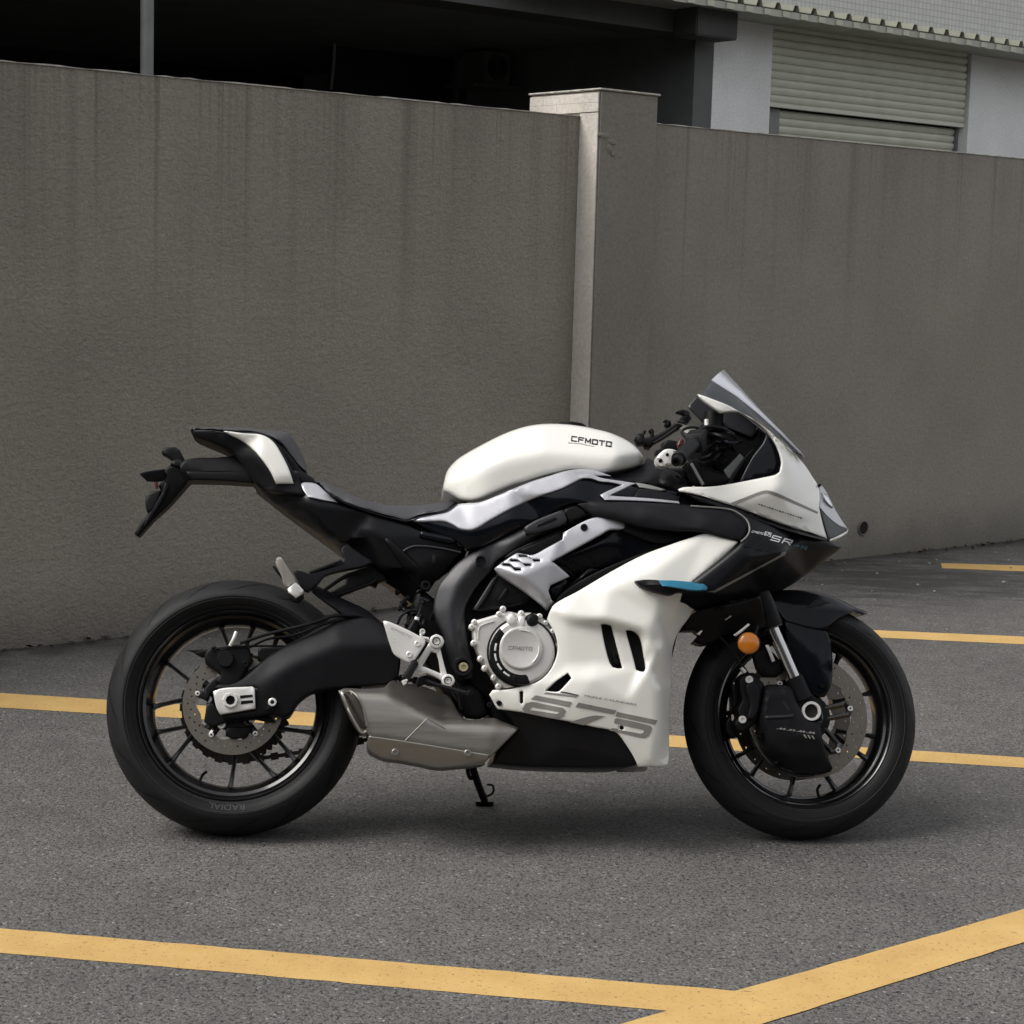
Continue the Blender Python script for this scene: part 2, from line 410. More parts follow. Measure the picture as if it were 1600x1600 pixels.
def asphalt():
    m = bpy.data.materials.new('asphalt'); m.use_nodes = True; n, l = N(m); b = n['Principled BSDF']
    tc = n.new('ShaderNodeTexCoord'); v = tc.outputs['Object']
    vo = n.new('ShaderNodeTexVoronoi'); vo.inputs['Scale'].default_value = 190; l.new(v, vo.inputs['Vector'])
    sp = n.new('ShaderNodeSeparateColor'); l.new(vo.outputs['Color'], sp.inputs[0])
    base = mix(n, l, sp.outputs[0], (.076, .073, .068), (.140, .132, .125))
    bright = mrange(n, l, sp.outputs[1], .985, .99, 0, .8); base = mix(n, l, bright, base, (.27, .265, .26))
    n1 = noise(n, l, v, 95, 4, .7); pits = mrange(n, l, n1, .38, .47, 1, 0); base = mix(n, l, pits, base, (.016, .015, .014))
    n2 = noise(n, l, v, .9, 5, .6); base = mix(n, l, 1.0, base, mrange_col(n, l, n2, .3, .7, .82, 1.16), 'MULTIPLY')
    n4 = noise(n, l, v, 9, 4, .65); base = mix(n, l, 1.0, base, mrange_col(n, l, n4, .3, .7, .86, 1.14), 'MULTIPLY')
    # dirt gathered along the foot of the wall and a damp patch (wall-aligned coordinates)
    mp = n.new('ShaderNodeMapping'); mp.vector_type = 'TEXTURE'; mp.inputs['Location'].default_value = tuple(W0); mp.inputs['Rotation'].default_value = (0, 0, WANG)
    l.new(v, mp.inputs[0]); sx = n.new('ShaderNodeSeparateXYZ'); l.new(mp.outputs[0], sx.inputs[0])
    nd = noise(n, l, v, 4, 6, .65)
    dist = math_(n, l, 'ADD', math_(n, l, 'MULTIPLY', sx.outputs[1], -1.0), math_(n, l, 'MULTIPLY', math_(n, l, 'SUBTRACT', nd, .5), -.8))
    near = mrange(n, l, dist, .0, .20, .85, 0); base = mix(n, l, near, base, (.034, .030, .025))
    px_, py_ = PATCH
    s1 = n.new('ShaderNodeVectorMath'); s1.operation = 'SUBTRACT'; l.new(v, s1.inputs[0]); s1.inputs[1].default_value = (px_, py_, 0)
    m2 = n.new('ShaderNodeMapping'); m2.inputs['Rotation'].default_value = (0, 0, math.radians(8)); m2.inputs['Scale'].default_value = (.62, 1.1, 1); l.new(s1.outputs[0], m2.inputs[0])
    ln = n.new('ShaderNodeVectorMath'); ln.operation = 'LENGTH'; l.new(m2.outputs[0], ln.inputs[0])
    pd = math_(n, l, 'ADD', ln.outputs['Value'], math_(n, l, 'MULTIPLY', math_(n, l, 'SUBTRACT', noise(n, l, mapping(n, l, v, (1, 3.2, 1)), 2.6, 6, .75), .5), 4.0))
    patch = mrange(n, l, pd, .15, .75, .8, 0); base = mix(n, l, patch, base, (.030, .029, .028))
    l.new(base, b.inputs['Base Color'])
    rg = mrange(n, l, n1, .3, .7, .72, .92); l.new(rg, b.inputs['Roughness']); b.inputs['Specular IOR Level'].default_value = .35
    bu = n.new('ShaderNodeBump'); bu.inputs['Strength'].default_value = .7; bu.inputs['Distance'].default_value = .003
    hgt = math_(n, l, 'ADD', vo.outputs['Distance'], math_(n, l, 'MULTIPLY', n1, -1.6)); l.new(hgt, bu.inputs['Height'])
    bu.invert = True
    l.new(bu.outputs[0], b.inputs['Normal']); return m
def mrange_col(n, l, src, a, b, c, d):
    o = mrange(n, l, src, a, b, c, d); cc = n.new('ShaderNodeCombineColor')
    for i in range(3): l.new(o, cc.inputs[i])
    return cc.outputs[0]
def stucco(name, col, streaks=True, top=1.9, seed=0.0, bs=1.0, gscale=95, sa=1.0):
    m = bpy.data.materials.new(name); m.use_nodes = True; n, l = N(m); b = n['Principled BSDF']
    tc = n.new('ShaderNodeTexCoord'); ad = n.new('ShaderNodeVectorMath'); ad.operation = 'ADD'; ad.inputs[1].default_value = (seed, 0, 0); l.new(tc.outputs['Object'], ad.inputs[0]); v = ad.outputs[0]
    sx = n.new('ShaderNodeSeparateXYZ'); l.new(tc.outputs['Object'], sx.inputs[0])
    dk = tuple(c*.86 for c in col); lt = tuple(c*1.08 for c in col)
    base = mix(n, l, mrange(n, l, noise(n, l, v, 1.3, 5, .6), .3, .7, 0, 1), dk, lt)
    base = mix(n, l, 1.0, base, mrange_col(n, l, noise(n, l, v, 60, 3, .6), .3, .7, .88, 1.12), 'MULTIPLY')
    if streaks:
        # thin run-off stains below the coping, each its own length
        d = math_(n, l, 'SUBTRACT', top, sx.outputs[2])
        for sc, th0, th1, ln, amt in ((9, .56, .66, 1.3, .42), (26, .58, .70, .9, .42), (3.2, .45, .75, .9, .26), (60, .57, .7, .45, .3)):
            k = noise(n, l, mapping(n, l, v, (sc, 1, .10)), 1.0, 2, .5); k = mrange(n, l, k, th0, th1, 0, 1)
            le = mrange(n, l, noise(n, l, mapping(n, l, v, (sc*.5, 1, .02)), 1.0, 1), .35, .65, ln*.25, ln*1.2)
            fade = math_(n, l, 'SUBTRACT', 1.0, math_(n, l, 'DIVIDE', d, le), True)
            base = mix(n, l, math_(n, l, 'MULTIPLY', math_(n, l, 'MULTIPLY', k, fade), amt*sa), base, (.085, .066, .052))
        # splash dirt at the foot
        dd = mrange(n, l, math_(n, l, 'ADD', sx.outputs[2], math_(n, l, 'MULTIPLY', noise(n, l, v, 5, 5, .7), .22)), .08, .34, .55, 0)
        base = mix(n, l, dd, base, (.09, .076, .06))
    l.new(base, b.inputs['Base Color']); b.inputs['Roughness'].default_value = .88; b.inputs['Specular IOR Level'].default_value = .25
    bu = n.new('ShaderNodeBump'); bu.inputs['Strength'].default_value = 1.0*bs; bu.inputs['Distance'].default_value = .0085
    g = math_(n, l, 'ADD', noise(n, l, v, gscale, 4, .65), math_(n, l, 'MULTIPLY', noise(n, l, mapping(n, l, v, (1, 1, 1.25)), gscale*.3, 3, .5), .8)); l.new(g, bu.inputs['Height'])
    l.new(bu.outputs[0], b.inputs['Normal']); return m
def paintmat():
    m = bpy.data.materials.new('yellow_road_paint'); m.use_nodes = True; n, l = N(m); b = n['Principled BSDF']
    v = n.new('ShaderNodeTexCoord').outputs['Object']
    base = mix(n, l, mrange(n, l, noise(n, l, v, 7, 5, .65), .3, .7, 0, 1), (.44, .275, .095), (.52, .345, .130))
    worn = mrange(n, l, noise(n, l, v, 110, 4, .7), .33, .40, .9, 0); base = mix(n, l, worn, base, (.12, .085, .05))
    chip = mrange(n, l, noise(n, l, v, 14, 6, .75), .29, .33, 1, 0); base = mix(n, l, chip, base, (.07, .06, .05))
    l.new(base, b.inputs['Base Color']); b.inputs['Roughness'].default_value = .75; b.inputs['Specular IOR Level'].default_value = .3
    bu = n.new('ShaderNodeBump'); bu.inputs['Strength'].default_value = .5; bu.inputs['Distance'].default_value = .002
    l.new(noise(n, l, v, 120, 4, .7), bu.inputs['Height']); l.new(bu.outputs[0], b.inputs['Normal']); return m
def tilemat():
    m = bpy.data.materials.new('small_facade_tiles'); m.use_nodes = True; n, l = N(m); b = n['Principled BSDF']
    v = n.new('ShaderNodeTexCoord').outputs['Object']
    mp = n.new('ShaderNodeMapping'); mp.inputs['Rotation'].default_value = (math.radians(-90), 0, 0); l.new(v, mp.inputs[0])
    t = n.new('ShaderNodeTexBrick'); l.new(mp.outputs[0], t.inputs[0]); t.inputs['Scale'].default_value = 1; t.offset = 0
    t.inputs['Brick Width'].default_value = .05; t.inputs['Row Height'].default_value = .05; t.inputs['Mortar Size'].default_value = .004
    t.inputs['Color1'].default_value = (.50, .50, .47, 1); t.inputs['Color2'].default_value = (.56, .56, .53, 1); t.inputs['Mortar'].default_value = (.38, .37, .35, 1)
    l.new(t.outputs[0], b.inputs['Base Color']); b.inputs['Roughness'].default_value = .45; return m
pp = G(1440, 905); PATCH = (pp[0], pp[1])
M['asphalt'] = asphalt()
M['wall'] = stucco('grey_stucco', (.31, .287, .243), top=WTOP)
M['wall2'] = stucco('grey_render', (.272, .255, .221), top=WTOP, seed=7.3, bs=.4, sa=.75)
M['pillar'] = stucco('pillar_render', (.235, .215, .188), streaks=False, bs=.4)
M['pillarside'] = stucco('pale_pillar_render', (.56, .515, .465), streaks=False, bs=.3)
M['coping'] = mat('coping_edge', (.5, .475, .43), .85, var=.35, vscale=25)
M['paint'] = paintmat()
M['bwall'] = stucco('white_building_wall', (.82, .83, .82), streaks=False, bs=.15)
M['slat'] = mat('shutter_paint', (.62, .63, .53), .5, var=.06, vscale=6)
M['tiles'] = tilemat()
M['awning'] = mat('awning_sheet', (.50, .50, .40), .5, var=.08, vscale=5)
M['awnedge'] = mat('awning_fascia', (.42, .42, .36), .6, var=.1, vscale=8)
M['bay'] = mat('bay_shade_concrete', (.13, .135, .132), .9, var=.15, vscale=3)  # bay's shade darkened into the concrete colour
M['baydark'] = mat('shade_black', (.012, .014, .014), .8)  # near-black colour stands in for the deep shade of the bay
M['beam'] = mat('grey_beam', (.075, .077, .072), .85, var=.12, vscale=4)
M['post'] = mat('galvanised_post', (.20, .205, .195), .55, metal=.3, var=.08, vscale=15)
M['litter'] = mat('dark_leaf_litter', (.035, .028, .02), .9, var=.4, vscale=40)
M['rim_grey'] = mat('grey_rim', (.22, .22, .21), .5)
M['stone'] = mat('pebble', (.22, .21, .195), .8, var=.3)
M['pipe'] = mat('pipe_plastic', (.15, .13, .105), .6)
M['hole_black'] = mat('hole_shade_black', (.01, .01, .009), .9)  # near-black colour stands in for shade inside holes, slots and bores
M['carwhite'] = mat('pale_car_paint', (.55, .55, .54), .35)

# ------------------------------------------------------------------ ground
me = bpy.data.meshes.new('ground'); me.from_pydata([(-90, -60, 0), (110, -60, 0), (110, 140, 0), (-90, 140, 0)], [], [(0, 1, 2, 3)])
g = link('ground', me, None, 'asphalt'); g['kind'] = 'structure'
def extend(a, b, da, db):
    a, b = np.array(a), np.array(b); d = (b-a)/np.linalg.norm(b-a); return a-d*da, b+d*db
def line(name, a, b, c, d, ea=0, eb=0):
    """painted stripe: upper edge a-b, lower edge c-d in the photo, laid on the ground"""
    p, q = extend(G(*a), G(*b), ea, eb); r, s = extend(G(*c), G(*d), ea, eb)
    k = 60; vs = []; fs = []
    for i in range(k+1):
        t = i/k
        for u, (x, y) in enumerate(((p, q), (r, s))):
            v = x+(y-x)*t; j = random.uniform(-.0018, .0018); vs.append((v[0], v[1]+j, .001))
    for i in range(k): fs.append((2*i, 2*i+2, 2*i+3, 2*i+1))
    me = bpy.data.meshes.new(name); me.from_pydata(vs, [], fs); o = link(name, me, None, 'paint'); o['kind'] = 'structure'
    bm = bmesh.new(); bm.from_mesh(me); bmesh.ops.recalc_face_normals(bm, faces=bm.faces)
    for f in bm.faces:
        if f.normal.z < 0: f.normal_flip()
    bm.to_mesh(me); bm.free(); return o
line('road_marking', (0, 1451), (1150, 1549), (0, 1489), (1045, 1580), 1.5, 0)
o = line('road_marking', (1160, 1547), (1600, 1422), (1195, 1600), (1600, 1473), .6, 2.5); 
for v in o.data.vertices: v.co.z = .002
line('road_marking', (0, 1083), (1600, 1184), (0, 1106), (1600, 1200), 3, 4)
line('road_marking', (1300, 982), (1600, 995), (1300, 993), (1600, 1007), 0, 4)
line('road_marking', (1470, 880), (1600, 884), (1472, 888), (1600, 893), 0, 4)

def wthing(name, u0=0, n0=0, z0=0, me=None, m=None, parent=None):
    o = link(name, me, parent, m)
    if parent is None:
        o.location = tuple(W0+WD*u0+WN*n0+np.array([0, 0, z0])); o.rotation_euler = (0, 0, WANG)
    return o
def wbox(name, u0, u1, n0, n1, za, zb, m, parent=None, org=(0, 0, 0), bev=0, cuts=None):
    a = Vector((u0, n0, za))-Vector(org); b = Vector((u1, n1, zb))-Vector(org)
    def fn(bm):
        boxb(bm, (a+b)/2, Vector((1, 0, 0)), Vector((0, 1, 0)), Vector((0, 0, 1)), abs(b.x-a.x), abs(b.y-a.y), abs(b.z-a.z))
    bm = bmesh.new(); fn(bm)
    if bev: bmesh.ops.bevel(bm, geom=list(bm.edges), offset=bev, segments=2, affect='EDGES')
    me = bpy.data.meshes.new(name); bm.to_mesh(me); bm.free(); finish(me, 35)
    return wthing(name, *org, me=me, m=m, parent=parent)

ua, _z = WR(900, 400, 0)
pn, _z = WU(930, 400, ua)           # pillar's front face
ub, _z = WR(1020, 400, pn)
pb, _z = WU(829, 150, ua)
pz = WU(930, 141, ua)[1]
print('WALL', W0, W1, 'top', WTOP, 'pillar', ua, ub, pn, pb, pz)
def wallobj(name, u0, u1, m, label, seed):
    org = (u0, 0, 0); e = .0
    o = wbox(name, u0, u1, 0, .2, -.1, WTOP-.012, m, org=org)
    tag(o, label, 'wall')
    # rough plaster coping: uneven thin lip
    k = int((u1-u0)/.05); random.seed(seed)
    def fn(bm):
        pr = None
        for i in range(k+1):
            u = (u1-u0)*i/k; h = .004+random.uniform(-.003, .0015); q = -.004-random.uniform(0, .003)
            c = [bm.verts.new((u, q, WTOP-.012)), bm.verts.new((u, q, WTOP-.012+h)), bm.verts.new((u, .2-q, WTOP-.012+h)), bm.verts.new((u, .2-q, WTOP-.016))]
            if pr:
                for a in range(4): bm.faces.new((pr[a], pr[(a+1) % 4], c[(a+1) % 4], c[a]))
            else: bm.faces.new(c)
            pr = c
        bm.faces.new(pr[::-1])
    bmo('coping', fn, 'coping', o, 20); return o
wl = wallobj('boundary_wall', -7, ua-.002, 'wall', 'rough grey stucco wall section left of the pillar, streaked with dark stains', 3)
wr = wallobj('boundary_wall', ub+.002, 16, 'wall2', 'smoother grey rendered wall section right of the pillar, with a drain hole', 5)
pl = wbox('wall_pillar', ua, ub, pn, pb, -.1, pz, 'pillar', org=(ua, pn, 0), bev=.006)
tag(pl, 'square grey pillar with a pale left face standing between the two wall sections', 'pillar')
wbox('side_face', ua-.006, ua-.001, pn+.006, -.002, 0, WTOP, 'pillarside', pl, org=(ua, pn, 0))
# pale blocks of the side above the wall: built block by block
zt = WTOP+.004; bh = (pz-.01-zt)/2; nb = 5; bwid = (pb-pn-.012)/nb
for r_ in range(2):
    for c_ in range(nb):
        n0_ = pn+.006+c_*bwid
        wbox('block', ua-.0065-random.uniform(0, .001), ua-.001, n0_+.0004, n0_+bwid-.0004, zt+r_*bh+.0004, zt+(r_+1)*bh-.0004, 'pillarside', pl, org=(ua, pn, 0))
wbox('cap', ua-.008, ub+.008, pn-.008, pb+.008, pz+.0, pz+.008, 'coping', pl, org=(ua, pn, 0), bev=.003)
for px_, py_, sx_, sz_ in ((943, 211, .035, .012), (957, 222, .022, .012), (951, 232, .016, .02), (958, 240, .014, .012)):
    u_, z_ = WR(px_, py_, pn)
    def fn(bm, sx_=sx_, sz_=sz_, u_=u_, z_=z_):
        b = bmesh.ops.create_icosphere(bm, subdivisions=2, radius=1)['verts']
        for v in b: v.co = Vector((u_-ua+v.co.x*sx_+random.uniform(-.004, .004), v.co.y*.006, z_+v.co.z*sz_+random.uniform(-.004, .004)))
    bmo('plaster_scar', fn, 'pillar', pl, 20)
# drain pipe through the wall
du, dz = WR(1348, 825, 0)
dp = wthing('drain_pipe', du, 0, dz); tag(dp, 'short round drain pipe stub set low in the right wall section, ahead of the motorcycle', 'pipe')
bmo('pipe_ring', lambda bm: lathe(bm, Vector((0, 0, 0)), Vector((0, -1, 0)), [(-.05, .038), (.006, .038), (.008, .036), (.008, .033), (.006, .031), (-.05, .031)], 24, True), 'pipe', dp)
bmo('pipe_bore', lambda bm: lathe(bm, Vector((0, 0, 0)), Vector((0, -1, 0)), [(-.04, .031), (.003, .031)], 24), 'hole_black', dp)
# pebbles and grit near the foot of the wall
def fn(bm):
    random.seed(8)
    for i in range(110):
        u = random.uniform(.5, 11); nn = -abs(random.gauss(0, .5))-.02; q = W0+WD*u+WN*nn; r = random.choice((.004, .006, .008, .011))
        b = bmesh.ops.create_icosphere(bm, subdivisions=1, radius=1)['verts']
        for v in b: v.co = Vector((q[0]+v.co.x*r*random.uniform(.8, 1.3), q[1]+v.co.y*r, r*.3+v.co.z*r*.6))
o = bmo('pebbles', fn, 'stone', None, 30); o['kind'] = 'stuff'; tag(o, 'scattered small pebbles and grit on asphalt along the foot of the wall', 'pebbles')

def fn(bm):
    random.seed(31)
    for i in range(900):
        u = random.uniform(-1.5, 14); nn = -abs(random.gauss(0, .035))-.006; q = W0+WD*u+WN*nn
        if math.sin(u*2.3)+math.sin(u*5.1+1)+random.uniform(-1, 1) < -.3: continue
        r = random.uniform(.006, .02); a = random.uniform(0, 6.3); t = random.uniform(-.5, .5); c_ = Vector((q[0], q[1], r*.5))
        e1 = Vector((math.cos(a), math.sin(a), t)).normalized()*r; e2 = Vector((-math.sin(a), math.cos(a), random.uniform(-.6, .6))).normalized()*r*.6
        v = [bm.verts.new(c_+e1), bm.verts.new(c_+e2+Vector((0, 0, r*.2))), bm.verts.new(c_-e1), bm.verts.new(c_-e2)]; bm.faces.new(v)
me = bpy.data.meshes.new('leaf_litter'); bm = bmesh.new(); fn(bm); bm.to_mesh(me); bm.free()
o = link('leaf_litter', me, None, 'litter'); o['kind'] = 'stuff'; tag(o, 'dark crumbs of dirt and leaf litter caught along the foot of the wall', 'leaf litter')

# ------------------------------------------------------------------ building behind the wall
B = 4.6
bu0, _ = WR(1114, 120, B); bu1, _ = WR(1205, 120, B); bu2, _ = WR(1517, 120, B)
AB = B-.5                                     # awning edge plane
az1 = WR(1600, 66, AB)[1]; az0 = WR(1600, 84, AB)[1]
azr = az1+.03
ORG = (bu0, B, 0)
bld = wthing('warehouse_building', *ORG)
tag(bld, 'pale building behind the wall with roller shutter, corrugated awning and dark open bay', 'building')
ztop = WR(1210, 165, B)[1]; zsh = ztop          # bottom bar of the upper shutter
print('BLD', bu0, bu1, bu2, az0, az1, ztop)
wbox('wall', bu0, bu1, B, B+.25, -.1, azr, 'bwall', bld, ORG)
wbox('wall', bu2, 30, B, B+.25, -.1, azr, 'bwall', bld, ORG)
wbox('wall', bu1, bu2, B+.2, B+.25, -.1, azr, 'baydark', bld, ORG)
wbox('upper_facade', -30, 30, B, B+.3, azr+.002, azr+5, 'tiles', bld, ORG)
# roller shutter, slat by slat
sh = wthing('roller_shutter', parent=bld); 
def slat(u0, u1, nn, z, h, name='slat'):
    def fn(bm):
        pr = [(0, 0), (-.010, h*.12), (-.019, h*.35), (-.021, h*.6), (-.014, h*.86), (0, h*.97), (.012, h*.97), (.012, 0)]
        A = [bm.verts.new((u0-ORG[0], nn+a-ORG[1], z+b)) for a, b in pr]; C = [bm.verts.new((u1-ORG[0], nn+a-ORG[1], z+b)) for a, b in pr]
        for i in range(len(pr)): bm.faces.new((A[i], A[(i+1) % len(pr)], C[(i+1) % len(pr)], C[i]))
        bm.faces.new(A); bm.faces.new(C[::-1])
    return bmo(name, fn, 'slat', sh, 30)
p1 = WR(1360, 180, B)[1]; p2 = WR(1360, 168, B)[1]; sph = (p2-p1)
z = zsh+.03
while z < azr: slat(bu1+.02, bu2-.02, B+.05, z, sph); z += sph
wbox('bottom_bar', bu1+.02, bu2-.02, B+.03, B+.08, zsh-.005, zsh+.028, 'slat', sh, ORG)
bl0 = WR(1211, 190, B+.15)[0]; bl1 = WR(1498, 200, B+.15)[0]
z = zsh-.01-sph
while z > zsh-1.6: slat(bl0, bl1, B+.14, z, sph); z -= sph
for a_, b_ in ((bu1+.005, bl0-.003), (bl1+.003, bu2-.03)):
    wbox('guide_rail', a_, b_, B+.10, B+.18, 0, zsh-.01, 'post', sh, ORG)
# awning: corrugated sheet sloping up to the facade, scalloped edge
per = (WR(1425, 60, AB)[0]-WR(1400, 60, AB)[0])*1.02
def fn(bm):
    u = bu0-2.2; top = az1+.02; rows = []
    us = []
    while u < 30: us += [(u, 0), (u+per*.62, 0), (u+per*.72, 1), (u+per*.90, 1)]; u += per
    hgt = .045
    for nn, zz in ((AB, az1-.035), (B-.003, top)):
        rows.append([bm.verts.new((a-ORG[0], nn-ORG[1], zz+h*hgt)) for a, h in us]); rows.append([bm.verts.new((a-ORG[0], nn-ORG[1], zz+h*hgt-.006)) for a, h in us])
    f0, f1, r0, r1 = rows
    for i in range(len(us)-1):
        bm.faces.new((f0[i], f0[i+1], r0[i+1], r0[i])); bm.faces.new((f1[i+1], f1[i], r1[i], r1[i+1])); bm.faces.new((f1[i], f1[i+1], f0[i+1], f0[i]))
bmo('awning_sheet', fn, 'awning', bld, 20)
wbox('awning_fascia', bu0-2.2, 30, AB+.012, AB+.05, az0, az1-.045, 'awnedge', bld, ORG)
wbox('awning_soffit', bu0-2.2, 30, AB+.052, B-.003, az0+.02, az0+.04, 'awnedge', bld, ORG)
# rolled ribs hanging over the fascia
u = bu0-2.2
while u < bu0+9:
    wbox('rib_end', u+per*.1, u+per*.45, AB-.004, AB+.010, az0+.002, az1-.052, 'awning', bld, ORG); u += per
# open bay to the left
BN = B+5.5; zc = WR(1114, 34, B)[1]
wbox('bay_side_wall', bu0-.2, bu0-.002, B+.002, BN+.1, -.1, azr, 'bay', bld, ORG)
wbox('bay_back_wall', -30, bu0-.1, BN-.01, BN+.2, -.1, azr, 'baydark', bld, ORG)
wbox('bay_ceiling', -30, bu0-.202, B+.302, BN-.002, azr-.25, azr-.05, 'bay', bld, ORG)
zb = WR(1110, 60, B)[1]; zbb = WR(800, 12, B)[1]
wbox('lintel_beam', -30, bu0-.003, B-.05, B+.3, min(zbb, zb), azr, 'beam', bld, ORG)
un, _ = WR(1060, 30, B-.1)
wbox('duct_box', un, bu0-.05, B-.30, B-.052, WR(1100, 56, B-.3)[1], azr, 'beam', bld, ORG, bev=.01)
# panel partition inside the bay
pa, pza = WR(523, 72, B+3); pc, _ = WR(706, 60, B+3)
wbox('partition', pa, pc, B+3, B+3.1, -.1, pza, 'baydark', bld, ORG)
ptz = WR(515, 38, B+2.9)
def wtube(name, pts, r, m, parent, nn):
    q = []
    for p in pts:
        u_, z_ = WR(p[0], p[1], nn); q.append(Vector((u_-ORG[0], nn-ORG[1], z_)))
    return bmo(name, lambda bm: tube(bm, q, r, 8, 3), m, parent)
wtube('rim_tube', [(240, 6), (380, 21), (500, 36), (516, 40), (522, 50), (522, 90), (517, 140)], .014, 'rim_grey', bld, B+2.9)  # tube tracing a paler rounded frame outline inside the bay
# ventilation unit on the back
fu0, fz1 = WR(757, 78, B+2); fu1, fz0 = WR(797, 134, B+2)
vt = wthing('air_conditioner', fu0, B+2, fz0); tag(vt, 'small dark air conditioner box with round fan in the shaded bay, just above the wall', 'air conditioner')
wbox('casing', fu0, fu1, B+2, B+2.3, fz0, fz1, 'beam', vt, (fu0, B+2, fz0), bev=.01)
fc = Vector(((fu1-fu0)/2, -.004, (fz1-fz0)/2)); fr = (fu1-fu0)*.36
bmo('fan_grille', lambda bm: [lathe(bm, fc, Vector((0, -1, 0)), [(-.01, fr*k), (.006, fr*k), (.006, fr*(k-.07)), (-.01, fr*(k-.07))], 28, True) for k in (1, .8, .6, .4, .2)], 'dark', vt)
wbox('mount_shelf', fu0-.1, fu1+.1, B+2.0, B+2.4, fz0-.03, fz0-.002, 'beam', vt, (fu0, B+2, fz0))
wbox('wall_bracket', fu0+.02, fu0+.06, B+2.3, B+2.36, -.0, fz0-.031, 'baydark', vt, (fu0, B+2, fz0))
# steel post
su0, _ = WR(220, 60, B-.6); su1, _ = WR(239.5, 60, B-.6)
ps = wthing('steel_post', (su0+su1)/2, B-.6, 0); tag(ps, 'round grey steel post rising behind the left wall section', 'post')
rr_ = (su1-su0)/2*math.cos(.3)
bmo('shaft', lambda bm: lathe(bm, Vector((0, 0, 0)), Vector((0, 0, 1)), [(0, rr_), (azr+.4, rr_)], 28), 'post', ps)
bmo('base_plate', lambda bm: boxb(bm, Vector((0, 0, .006)), Vector((1, 0, 0)), Vector((0, 1, 0)), Vector((0, 0, 1)), .24, .24, .012), 'post', ps)

# unseen building added behind the camera so lower paint and metal mirror something dark
M['opposite'] = mat('added_building_facade', (.085, .082, .075), .85, var=.15, vscale=1.5)
M['window'] = mat('dark_window_glass', (.01, .012, .014), .1)
ob = link('added_dark_building', None); ob.location = (0, -9, 0); tag(ob, 'unseen plain grey building added behind the camera to darken reflections', 'building')
def fn(bm): boxb(bm, Vector((-2, -3, 3.6)), Vector((1, 0, 0)), Vector((0, 1, 0)), Vector((0, 0, 1)), 44, 6, 7.4)
bmo('wall', fn, 'opposite', ob)
for i in range(14):
    for zz in (1.6, 4.9):
        x_ = -22+i*3.1
        bmo('window', lambda bm: boxb(bm, Vector((x_, .03, zz)), Vector((1, 0, 0)), Vector((0, 1, 0)), Vector((0, 0, 1)), 1.7, .06, 1.4), 'window', ob)

# ================================================================== MOTORCYCLE
bike = link('motorcycle', None); bike.location = tuple(BO)
bike.matrix_world = Matrix(((BX[0], BY[0], BZ[0], BO[0]), (BX[1], BY[1], BZ[1], BO[1]), (BX[2], BY[2], BZ[2], BO[2]), (0, 0, 0, 1)))
tag(bike, 'white and black sport motorcycle lettered 675, leaning on its side stand', 'motorcycle')

# ---------------------------------------------------------------- wheels
YA = Vector((0, -1, 0))
def pol(r, a, y=0): return Vector((r*math.cos(math.radians(a)), y, r*math.sin(math.radians(a))))
def wheel(name, c, prof, rimw, rl, rh, spokes, steer=0, rings=()):
    def tyre(bm):
        full = [(-y, r) for r, y in prof]+[(y, r) for r, y in prof[::-1][1:]]
        full += [(prof[0][1]*.8, prof[0][0]-.004), (-prof[0][1]*.8, prof[0][0]-.004)]
        lathe(bm, Vector((0, 0, 0)), Vector((0, 1, 0)), full, 144, True)
    def rim(bm):
        q = rimw
        pr = [(-q, rl), (-q-.002, rl-.004), (-q+.002, rl-.009), (-q+.010, rl-.013), (-q+.014, rl-.020), (-q*.42, rl-.030), (-.012, rh), (.012, rh), (q*.42, rl-.030), (q-.014, rl-.020), (q-.010, rl-.013), (q-.002, rl-.009), (q+.002, rl-.004), (q, rl), (q-.006, rl-.003), (0, rl-.018), (-q+.006, rl-.003)]
        lathe(bm, Vector((0, 0, 0)), Vector((0, 1, 0)), pr, 128, True)
    wh = bmo(name, rim, 'wheel', bike, 30, loc=c); wh.rotation_euler = (0, 0, math.radians(steer))
    t = bmo('tyre', tyre, 'rubber', wh, 50)
    sh_r = prof[3][0]
    def side(bm):
        pr = [(-y-.0008, r) for r, y in prof[:4]]+[(-y+.003, r) for r, y in prof[:4][::-1]]
        lathe(bm, Vector((0, 0, 0)), Vector((0, 1, 0)), pr, 144, True)
    s = bmo('sidewall', side, 'sidewall', wh, 30)
    for a0, a1, ri in spokes:
        def sp(bm):
            p0 = pol(rh+.006, a0); p1 = pol(ri, a1); d = (p1-p0).normalized(); v = d.cross(Vector((0, 1, 0)))
            st = []
            for k, (wd, dp) in ((0, (.022, .034)), (.07, (.013, .028)), (.2, (.010, .022)), (.6, (.010, .022)), (1, (.012, .03))):
                p = p0+(p1-p0)*k; yo = Vector((0, .0, 0))
                st.append([bm.verts.new(p+yo+v*wd*.5*a+Vector((0, dp*.5*b, 0))) for a, b in ((1, -.6), (.55, -1), (-.55, -1), (-1, -.6), (-1, .6), (-.55, 1), (.55, 1), (1, .6))])
            for A, Bq in zip(st, st[1:]):
                for i in range(8): bm.faces.new((A[i], A[(i+1) % 8], Bq[(i+1) % 8], Bq[i]))
            bm.faces.new(st[0][::-1]); bm.faces.new(st[-1])
        bmo('spoke', sp, 'wheel', wh, 40)
    bmo('hub', lambda bm: lathe(bm, Vector((0, 0, 0)), YA, [(-.07, .03), (-.065, .045), (-.03, .05), (.03, .05), (.062, .042), (.07, .03)], 32), 'wheel', wh)
    return wh
rc = Vector((-.64958, 0, .31188)); fc_ = Vector((.73542, 0, .29774))
RS = [(a+120*k, b+120*k, ri) for k in range(3) for a, b, ri in ((102, 93, .10), (148, 158, .08), (181, 165, .08), (199, 206, .10))]
